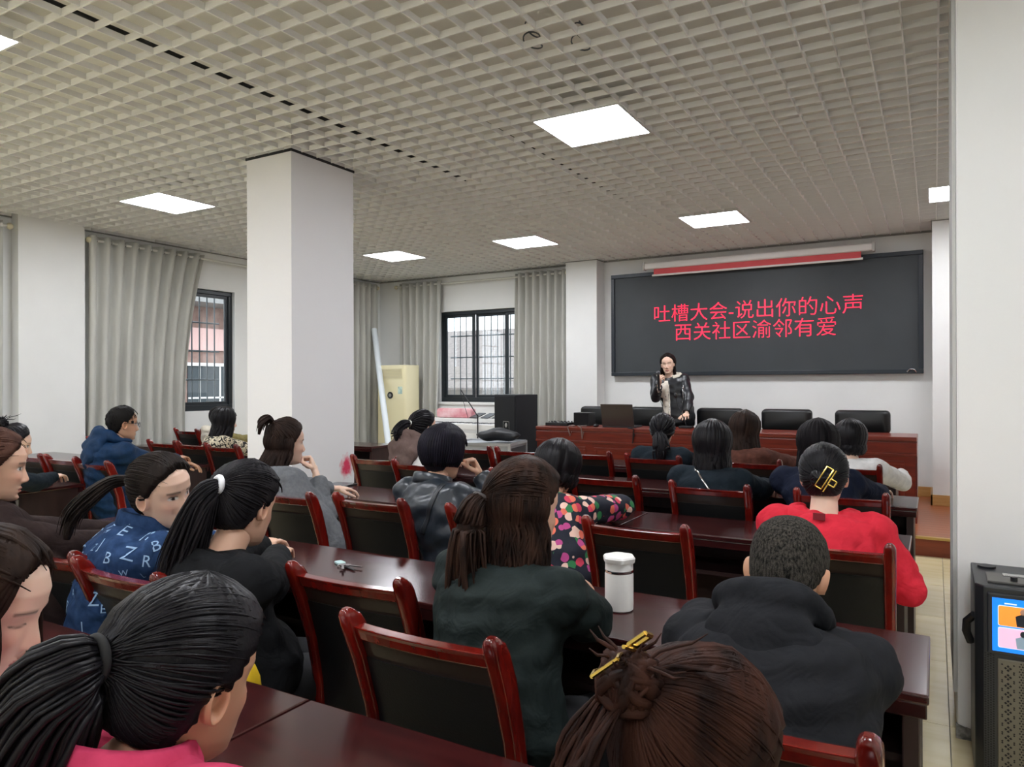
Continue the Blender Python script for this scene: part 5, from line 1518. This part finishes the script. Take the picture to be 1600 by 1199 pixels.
# 1 pink jacket, bottom left
p = person('woman in a pink jacket at the bottom left, thick black ponytail, face turned away', (-.95, .30, .58), (-0.874, 0.625, 1.036), (-4, -10, 4), -5, 0, ((-1.12, .60, .64), (-.80, .60, .64)), skin='tan',
  top=('pink_jacket', c_pink), bulk=.022, s=1.00, seed=11, collar=(c_pink, .042, .080), neck_drop=-.018, shrug=.03,
  hair=dict(style='ponytail', color=BK, color2='#1a181b', tel=12, taz=180, thick=.016, vol=.4, toff=.030, front=.074, n=300, lw=.62, rough=.0015, nape=-.07,
            path=[(0, 0, 0), (-.012, -.028, -.012), (-.045, -.045, -.075), (-.075, -.055, -.17), (-.09, -.06, -.30), (-.095, -.06, -.42)], radii=[.026, .050, .064, .064, .055, .02], tn=150, tl=.0065, hrough=.40, hspec=.18))
hair_tie(p, mat('tie_black', '#0f0f10', .8), .025, axis=(-.1, -1, .1), tr=.006)
strap(p, [(-.93, .40, 1.02), (-.83, .36, .98), (-.70, .40, 1.02)], .006, m_white, 'white_piping')
# 2 face at the bottom left edge
p = person('woman at the bottom left corner with pinned dark hair, face in profile looking down', (-1.42, .30, .58), (-1.365, 0.600, 1.065), (-50, -20, 2), -15, 0, ((-1.55, .62, .64), (-1.3, .62, .64)), skin='fair',
  top=('white_top', c_white), closed=True, s=1.00, seed=12,
  hair=dict(style='ponytail', color='#211916', color2='#33261f', tel=-2, thick=.013, front=.082, sidelocks=.12, toff=.02, n=110, path=[(0, 0, 0), (0, -.04, -.04), (0, -.05, -.16), (0, -.04, -.28)], radii=[.018, .03, .03, .01]))
# 3 claw-clip woman, bottom centre
p = person('woman at the bottom centre with messy brown hair gathered in a gold claw clip', (-.20, .36, .58), (-0.245, 0.835, 1.000), (-42, -22, 6), -20, 0, ((-.38, .64, .64), (-.05, .64, .64)), skin='mid',
  top=('dark_jacket', c_black), s=0.93, seed=13,
  hair=dict(style='bun', color='#1f1411', color2='#3c241c', tel=22, taz=180, thick=.013, vol=.4, toff=.008, br=.034, bn=60, front=.07, n=320, lw=.62, rough=.002, wisps=14, nape=-.075, sidelocks=.08))
Rc = basis(-42, -22, 6)
claw_clip(p, p['tie']+V(-.010, -.014, .016), basis(30, -40, -25) @ Matrix.Rotation(math.radians(60), 3, 'Z'), L=.068, W=.034)
mbt = MB(); rnd_ = random.Random(5)
for q in range(60):
    a = p['H']+Rc @ V(rnd_.uniform(-.03, .03), -.13, rnd_.uniform(-.02, .04)); e = a+V(rnd_.uniform(-.05, .02), rnd_.uniform(-.05, 0), rnd_.uniform(-.2, -.1))
    lock(mbt, [a.lerp(e, i/7)+V(-.02*math.sin(i/7*3), -.02*math.sin(i/7*3), 0) for i in range(8)], .005, n=5)
mbt.obj('hair_ends', MATS['hair_1f1411'], p['root'], smooth='all')
# 4 dark green cardigan, long ponytail
p = person('woman in a dark green cardigan in the middle, long brown ponytail down her back', (-.93, 1.50, .58), (-0.927, 1.659, 1.103), (-24, -8, -3), -8, 0, ((-1.05, 1.98, .80), (-.90, 1.90, .81)), skin='mid',
  top=('cardigan', c_green), bulk=.020, elbows=(None, (-.755, 1.69, .835)), s=0.99, seed=14, amp=.006, shoulder_w=.165,
  hair=dict(style='half', color='#1a1310', color2='#3a2820', tel=2, taz=196, thick=.016, vol=.5, toff=.026, front=.076, n=280, lw=.65, rough=.002, length=.24, az0=80, ln=150, llw=.62, flare=.015, push=(0, -.02, 0), wave=.014,
            path=[(0, 0, 0), (-.01, -.035, -.03), (-.015, -.05, -.12), (-.01, -.05, -.24), (0, -.04, -.36)], radii=[.020, .034, .042, .040, .016], tn=120, tl=.0055, wild=.035))
hair_tie(p, mat('tie_brown', '#2f2724', .6), .021, axis=(-.2, -.6, -.8))
# 5 man in black hoodie
p = person('man in a black hoodie bending over the table at the right, short greying hair', (-.25, 1.40, .58), (-0.275, 1.645, 1.025), (0, -36, 4), 0, 0, ((-.31, 1.84, .80), (-.22, 1.86, .80)), skin='tan', male=True,
  top=('hoodie', c_hood), bulk=.020, s=0.97, seed=15, amp=.006, hood=(c_hood, .92), shoulder_w=.165, bow=.05, elbows=((-.49, 1.74, .85), (-.20, 1.72, .84)),
  hair=dict(style='short', color='#161514', color2='#4a4640', thick=.006, vol=.2, n=0, rough=0, front=.07, nape=-.07, hrough=.8, hns=260, hbump=.9, hbs=420))
# 6 black top, ponytail with white tie
p = person('woman in black with a long straight ponytail held by a white hair tie', (-1.76, 1.45, .58), (-1.765, 1.460, 1.072), (4, -14, 0), -18, -10, ((-2.26, 2.02, .81), (-2.16, 2.02, .82)), ('relaxed', 'relaxed'), skin='mid',
  top=('black_sweater', c_black), bulk=.028, s=0.99, seed=16, amp=.005, bow=.06, shoulder_w=.178,
  hair=dict(style='ponytail', color='#19181a', color2='#262426', tel=16, taz=176, thick=.016, vol=.4, toff=.026, n=240, lw=.65, rough=.0015,
            path=[(0, 0, 0), (-.012, -.028, -.02), (-.04, -.045, -.10), (-.075, -.06, -.22), (-.10, -.07, -.36)], radii=[.017, .034, .046, .048, .03], tn=130, tl=.0055, wild=.02))
hair_tie(p, mat('tie_white', '#e6e6ea', .5), .021, axis=(-.2, -.9, .2), tr=.009)
st_ = thing('round_stool', 'red round stool under the woman with the white hair tie', 'stool', (-1.74, 1.44, 0))
MB().lathe((0, 0, 0), [(.16, .44), (.175, .45), (.175, .475), (.16, .485), (.02, .487)], 28).obj('seat', m_chair, st_, smooth=True)
for a in (.8, 2.37, 3.94, 5.5): MB().tube([(.13*math.cos(a), .13*math.sin(a), .45), (.17*math.cos(a), .17*math.sin(a), 0)], .014, 8).obj('leg', m_chair, st_, smooth=True)
yb = tag(MB().loft([[(-.09*k+u*k*0, 0, 0) for u in (0,)] for k in (1,)], cap=False).obj('x', m_paper), 'x', 'x') if False else None
yb = MB(); rings = []
for z, w, d in ((0, .055, .02), (.03, .062, .03), (.07, .058, .026), (.10, .05, .014), (.105, .045, .008)):
    rings.append([(u*w/.1, v*d/.03, z) for u, v in rrect(.2, .06, .025, 4)])
o = yb.loft(rings).obj('yellow_pouch', cloth('yellow_cloth', '#d8b42a', '#c9a522'), smooth='all', loc=(-1.45, 1.17, .66)); o.rotation_euler = (0, 0, .3)
tag(o, 'yellow cloth pouch showing beside the face of the woman in pink', 'pouch')
# 7 denim letters
p = person('woman in a blue denim jacket printed with letters, leaning over to look back', (-2.24, 1.40, .58), (-2.120, 1.435, 1.090), (-78, -8, 12), -24, -10, ((-2.50, 1.92, .80), (-2.38, 1.95, .80)), skin='fair',
  top=('denim_jacket', c_denim), bulk=.026, s=0.98, seed=17, amp=.005, collar=(c_denim, .045, .082), bow=.07,
  hair=dict(style='ponytail', color='#1c1816', color2='#2a2320', tel=0, thick=.013, front=.08, toff=.024, n=220, lw=.65, path=[(0, 0, 0), (-.03, -.05, 0), (-.065, -.10, -.045), (-.09, -.14, -.10), (-.10, -.155, -.17)], radii=[.014, .020, .026, .024, .012], tn=90, tl=.0055))
hair_tie(p, m_gold, .018, axis=(-.5, -.8, .1))
prints(p, 'MIUECLRWHDBTJGAZ', 260, mat('print_pale', '#8fb0d4', .8), 3, sizes=(.026, .062))
# 8 brown at left edge
p = person('woman in a dark brown coat at the left edge, brown hair swept behind her ear', (-2.52, 1.34, .58), (-2.740, 1.240, 1.155), (-26, -8, 0), -14, 0, ((-2.75, 1.9, .80), (-2.4, 1.9, .80)), skin='mid',
  top=('brown_coat', c_brown), s=0.98, seed=18, collar=(c_brown, .03, .085),
  hair=dict(style='ponytail', color='#3a2620', color2='#563b31', tel=-12, thick=.014, front=.080, toff=.02, n=110, path=[(0, 0, 0), (.0, -.04, -.03), (.03, -.06, -.14), (.05, -.05, -.28), (.06, -.04, -.38)], radii=[.016, .026, .03, .022, .008]))
# 9 bun woman
p = person('woman with a spiky black bun and yellow clip at the far left table', (-5.02, 2.00, .58), (-4.820, 2.286, 1.068), (-25, -10, 0), -10, 0, ((-5.3, 2.55, .80), (-5.02, 2.66, .82)), skin='fair', hires=False,
  top=('dark_jacket', c_dark), s=0.95, seed=19,
  hair=dict(style='bun', color=BK, tel=55, taz=180, thick=.013, br=.03, toff=.02, wisps=14, spike=1.0))
MB().tube([p['H']+V(-.09, -.07, .09), p['H']+V(-.05, -.09, .115), p['H']+V(0, -.09, .12)], .012, 8).obj('hair_clip', mat('clip_yellow', '#d8bf3a', .4), p['root'], smooth=True)
# 10 blue jacket man
p = person('man in a blue hooded jacket and glasses sitting by the left curtain', (-4.92, 3.02, .58), (-4.927, 3.034, 1.158), (-20, -4, 0), -14, -8, ((-4.85, 3.62, .80), (-4.86, 3.40, .88)), ('relaxed', 'relaxed'), skin='tan', male=True, hires=False, voxel=.010,
  top=('blue_jacket', c_navyblue), bulk=.030, s=1.00, seed=20, hood=(c_navyblue, 1.15), bow=.06, shoulder_w=.205, amp=.006,
  hair=dict(style='short', color='#1b1918', thick=.009, n=160, front=.085))
gl = MB(); H_, R_ = p['H'], p['R']
for sg in (-1, 1):
    gl.tube([H_+R_ @ V(sg*.032+.021*math.cos(a), .094, -.002+.016*math.sin(a))*1.05 for a in np.linspace(0, 6.283, 18, endpoint=False)], .0017, 5, closed=True)
    gl.tube([H_+R_ @ V(sg*.053, .092, .004)*1.05, H_+R_ @ V(sg*.076, .06, .006)*1.05, H_+R_ @ V(sg*.079, -.01, .004)*1.05], .0018, 5)
gl.tube([H_+R_ @ V(-.011, .095, 0)*1.05, H_+R_ @ V(.011, .095, 0)*1.05], .0016, 5)
gl.obj('glasses', m_blackplastic, p['root'], smooth=True)
# 11 patterned blouse
p = person('woman in a black and cream swirl blouse left of the white pillar', (-5.52, 4.36, .58), (-5.487, 4.327, 1.100), (-30, -4, 0), -18, -8, ((-5.7, 4.86, .80), (-5.3, 4.88, .80)), skin='fair', hires=False,
  top=('patterned_blouse', c_swirl), bulk=.02, s=0.97, seed=21, bow=.03, hair=dict(style='long', color=BK, color2='#2a2220', length=.20, thick=.02, fringe=1, az0=55, push=(-.02, -.03, 0)))
# 12 olive person
p = person('person in an olive jacket half hidden behind the woman in the swirl blouse', (-6.90, 5.56, .58), (-6.800, 5.300, 1.059), (-35, -4, 0), -20, 0, ((-7.1, 5.95, .78), (-6.7, 5.98, .78)), skin='mid', hires=False,
  top=('olive_jacket', c_olive), bulk=.025, s=0.97, seed=22, hair=dict(style='short', color=BK, thick=.018, bobback=1), hood=(c_cream, 1.0))
# 13 grey jacket, chin on hand
p = person('woman in a grey jacket resting her chin on her hand before the white pillar', (-2.72, 2.70, .58), (-2.930, 2.691, 1.123), (-24, -2, 4), -22, -8, ((-3.05, 3.24, .80), (-2.835, 2.80, .965)), ('relaxed', 'fist'), (None, (.3, .7, .6)), (None, (-.55, .15, .8)), skin='fair', hires=True, voxel=.010,
  top=('grey_jacket', c_grey), bulk=.024, s=0.97, seed=23, amp=.005, bow=.05, poles=(None, (.45, .75, -.9)), sleeve=.86,
  hair=dict(style='half', color='#201815', color2='#30241f', tel=52, taz=180, thick=.016, toff=.025, length=.17, az0=85, ln=70, push=(-.03, -.06, 0), path=[(0, 0, 0), (-.01, -.02, .02), (-.02, -.05, 0), (-.03, -.06, -.06)], radii=[.012, .02, .018, .008], tn=24, n=80))
hair_tie(p, m_white, .010, tr=.004)
strap(p, [(-2.98, 2.66, .99), (-2.86, 2.50, .90), (-2.76, 2.52, .74)], .006, mat('strap_green', '#2f3b38', .6), 'bag_strap')
# 14 leather jacket
p = person('woman in a dark leather jacket with short black hair, hand at her mouth', (-1.86, 2.78, .58), (-2.014, 2.820, 1.094), (-14, -8, 0), -6, 0, ((-2.15, 3.28, .80), (-1.905, 2.965, .985)), ('relaxed', 'fist'), (None, (.3, .6, .6)), (None, (-.45, -.2, 1)), skin='mid', hires=True, voxel=.009,
  top=('leather_jacket', c_leath), bulk=.026, s=0.98, seed=24, amp=.007, bow=.05, poles=(None, (.8, .35, -.9)), collar=(c_leath, .035, .08),
  hair=dict(style='short', color='#15141a', color2='#1f1d26', thick=.026, vol=.5, bobback=1, n=130, sl=.010, nape=-.09, low=.02))
strap(p, [(-1.90, 2.66, .99), (-1.93, 2.58, .88), (-1.97, 2.58, .76)], .012, mat('leather_seam', '#1a1f25', .4), 'back_seam', flat=.12)
# 15 white hoodie
p = person('woman in a white top with a brown hood sitting before the air conditioner', (-3.08, 4.12, .58), (-3.162, 4.176, 1.118), (-22, -2, 0), -14, 0, ((-3.3, 4.45, .80), (-3.12, 4.45, .80)), skin='fair', hires=False,
  top=('white_hoodie', c_white), bulk=.026, s=0.96, seed=25, hood=(c_hoodbrown, 1.25), bow=.04, poles=((-.15, -.25, -1), (.1, -.25, -1)),
  hair=dict(style='ponytail', color=BK, tel=8, thick=.014, toff=.024, path=[(0, 0, 0), (-.02, -.04, -.01), (-.04, -.08, -.06), (-.04, -.085, -.12)], radii=[.018, .036, .045, .02], tn=30))
hair_tie(p, m_chrome, .02, axis=(-.2, -.9, .2), tr=.008)
# 16 floral
p = person('woman in a floral blouse behind the long ponytail, dark hair', (-1.42, 2.84, .58), (-1.524, 3.047, 1.034), (-4, -14, 0), 0, 0, ((-1.6, 3.42, .80), (-1.50, 3.38, .82)), skin='mid', hires=False, voxel=.010,
  top=('floral_blouse', c_floral), bulk=.022, s=0.98, seed=26, elbows=(None, (-1.30, 3.27, .84)), bow=.04, hair=dict(style='bob', color=BK, color2='#181516', length=.07, thick=.022, az0=70, ln=60, flare=.01))
# 17 red hoodie
p = person('woman in a bright red hoodie with black hair pinned by a gold rectangular clip', (-.32, 2.80, .58), (-0.362, 2.971, 1.073), (0, -4, -2), 0, 0, ((-.45, 3.45, .80), (-.15, 3.16, .80)), skin='fair', hires=True, voxel=.009,
  top=('red_hoodie', c_red), bulk=.026, s=0.95, seed=27, amp=.007, shoulder_w=.175, elbows=(None, (-.085, 2.93, .70)),
  hair=dict(style='bun', color=BK, color2='#222026', tel=-8, taz=180, thick=.015, vol=.4, toff=.004, br=.030, n=240, lw=.65, nape=-.078, wisps=3))
claw_clip(p, p['H']+V(.018, -.150, .015), Matrix.Rotation(math.radians(90), 3, 'X') @ Matrix.Rotation(math.radians(60), 3, 'Z'), L=.082, W=.024)
mbh = MB(); pts = []
N_ = p['N']
for i in range(15):
    a = math.radians(-50+280*i/14)
    pts.append(N_+V(math.cos(a)*.115, -math.sin(a)*.085+.015, .012-.035*max(0, math.sin(a))))
mbh.tube(pts, [.020+.016*max(0, math.sin(math.radians(-50+280*i/14))) for i in range(15)], 12)
mbh.ell(N_+V(0, -.085, -.075), (.115, .045, .065), n=16, m=10)
remeshed(mbh, 'hood', c_red, p['root'], .009, 5, folds(.006, 3, 26))
MB().box(-.02, .02, -.004, .004, -.012, .012).obj('neck_label', mat('label_maroon', '#7a1420', .6), p['root'], loc=(N_.x, N_.y-.122, N_.z+.012))
# 18 chain strap
p = person('woman in navy with long black hair and a silver chain strap across her back', (-1.00, 3.94, .58), (-1.072, 4.062, 1.088), (0, -4, 0), 0, 0, ((-1.2, 4.62, .80), (-.85, 4.62, .80)), skin='fair', hires=False, voxel=.010,
  top=('navy_jacket', c_dark), bulk=.026, s=0.99, seed=28, hair=dict(style='long', color=BK, color2='#18161a', length=.20, thick=.022, az0=65, ln=64, flare=.02, wave=.004))
strap(p, [(-1.14, 3.93, 1.0), (-1.06, 3.85, .90), (-.96, 3.84, .78), (-.88, 3.88, .66)], .006, m_chrome, 'chain_strap', flat=.8, off=.004)
# 19 low ponytail
p = person('woman in dark clothes with a low ponytail directly before the standing speaker', (-1.72, 5.20, .58), (-1.730, 5.183, 1.081), (4, -3, 0), 0, 0, ((-1.9, 5.7, .80), (-1.55, 5.7, .80)), skin='fair', hires=False,
  top=('dark_jacket', c_dark), bulk=.024, s=0.96, seed=29, hair=dict(style='ponytail', color=BK, color2='#2a2420', tel=-22, thick=.016, toff=.016, path=[(0, 0, 0), (.01, -.03, -.02), (.03, -.06, -.10), (.03, -.06, -.22)], radii=[.024, .045, .06, .03], tn=30))
hair_tie(p, m_chrome, .022, axis=(0, -.5, -.8), tr=.007)
# 20 long brown
p = person('woman with very long dark brown hair and a brown teddy coat near the podium', (-1.06, 5.22, .58), (-1.170, 5.300, 1.098), (-8, -3, 4), -12, 0, ((-1.25, 5.75, .80), (-.82, 5.66, .84)), skin='fair', hires=False,
  top=('teddy_coat', c_rust), bulk=.026, s=0.98, seed=30, poles=(None, (1, -.3, -.5)), hair=dict(style='long', color='#241c19', color2='#352822', length=.34, thick=.022, az0=65, ln=64, flare=.05, wave=.004, push=(.02, -.03, 0)))
# 21 long hair navy
p = person('woman in navy with long straight hair right behind the gold clip', (-.44, 4.02, .58), (-0.543, 4.200, 1.095), (0, -4, 0), 0, 0, ((-.6, 4.7, .80), (-.25, 4.68, .80)), skin='fair', hires=False, voxel=.010,
  top=('navy_jumper', c_navy), bulk=.026, s=0.99, seed=31, hair=dict(style='long', color='#141214', color2='#1c191b', length=.22, thick=.024, az0=65, ln=64, flare=.03, wave=.004))
# 22 bob white
p = person('woman in a white blouse with a short black bob at the right front', (-.44, 5.20, .58), (-0.485, 5.300, 1.055), (4, -3, 0), 0, 0, ((-.62, 5.7, .80), (-.20, 5.68, .80)), skin='fair', hires=False,
  top=('white_blouse', c_white), bulk=.022, s=0.96, seed=32, hair=dict(style='bob', color=BK, color2='#201d20', length=.075, thick=.022, az0=65, ln=60))
# 23 the speaker
p = person('woman standing at the podium in a black leather jacket, speaking into a microphone', (-2.60, 8.36, ST+.86), (-2.715, 8.32, 1.655), (188, -4, 3), 180, 180, ((-2.385, 7.99, .962), (-2.735, 8.06, 1.415)), ('flat', 'grip'), (None, (-.5, -.75, .0)), ((.1, -.9, -.25), (.25, -.35, .9)), skin='fair', hires=True, voxel=.009,
  top=('leather_jacket', c_biker), bulk=.024, seed=33, amp=.006, stand=True, closed=True, open_neck=True, s=.97, poles=((.8, .4, -.3), (-.25, .25, -1)), sleeve=.92, shoulder_w=.17,
  hair=dict(style='long', color='#1d1817', color2='#2c2320', length=.16, thick=.016, az0=88, ln=60, part=10, front=.086, flare=.012))
def shirt_run(p=p):
    me = p['garment'].data; bv = BVHTree.FromPolygons([v.co for v in me.vertices], [q.vertices for q in me.polygons])
    rows = []
    for i in range(22):
        t = i/21; c = p['N']+V(.0, -.13, -.060-.49*t)
        w = float(np.interp(t, [0, .15, .5, 1], [.02, .040, .048, .07])); row = []
        for j in range(9):
            q = c+V(w*(-1+j/4), 0, 0)
            hit, nrm, *_ = bv.ray_cast(q+V(0, -.5, 0), V(0, 1, 0))
            row.append((hit if hit else q)+V(0, -.004-.004*(1-abs(-1+j/4)), 0))
        rows.append(row)
    n = 9; m = MB(); m.add([a for r in rows for a in r], grid_open(22, 9)); o = m.obj('shirt_front', c_cream, p['root'], smooth='all')
    md = o.modifiers.new('t', 'SOLIDIFY'); md.thickness = .003
    for k in range(4):
        a = rows[3+5*k][4]; MB().ell(a+V(0, -.003, 0), (.006, .003, .006), n=10, m=6).obj('button', m_greyplastic, p['root'], smooth=True)
def grid_open(m, n): return [(i*n+j, i*n+j+1, (i+1)*n+j+1, (i+1)*n+j) for i in range(m-1) for j in range(n-1)]
POST.append(shirt_run)
N_ = p['N']; mbh = MB(); pts = []
for i in range(17):
    a = math.radians(-62+304*i/16)
    pts.append(N_+V(math.cos(a)*.13, math.sin(a)*.075-.015, .02-.045*max(0, -math.sin(a))-.01*abs(math.cos(a))))
mbh.tube(pts, [.030]*17, 10)
remeshed(mbh, 'shearling_collar', cloth('shearling', '#e2dccd', '#d5cebd', bump=.5, bscale=90), p['root'], .009, 3, folds(.004, 5, 40))
for sg in (-1, 1):
    strap(p, [(-2.60+.07*sg, 8.20, 1.42), (-2.60+.085*sg, 8.18, 1.2), (-2.60+.09*sg, 8.2, 1.02)], .0035, m_chrome, 'zip', flat=.6, off=.003)
w_ = p['arms'][1][2]+p['O']
mc = thing('microphone', 'handheld black microphone held to the mouth of the standing speaker', 'microphone', (w_.x+.012, w_.y-.055, w_.z+.03))
MB().loft([[(r*math.cos(a)+.0*z, -.14*z+r*math.sin(a)+.0, z) for a in np.linspace(0, 6.283, 14, endpoint=False)] for z, r in ((-.10, .011), (-.09, .0125), (.04, .0145), (.075, .017))]).obj('handle', m_blackplastic, mc, smooth=True)
MB().ell((0, -.0125, .10), (.024, .024, .028), n=16, m=10).obj('grille', mat('mic_mesh', '#5a5c60', .4, metal=.7, bump=.6, bscale=300), mc, smooth=True)
MB().tube([(0, .014, -.10), (.01, .03, -.2), (.06, .0, -.34), (.10, -.02, -.40), (.05, -.02, -.47)], .004, 6).obj('cable', m_blackplastic, mc, smooth=True)

bake_pending()
for fn in POST: fn()
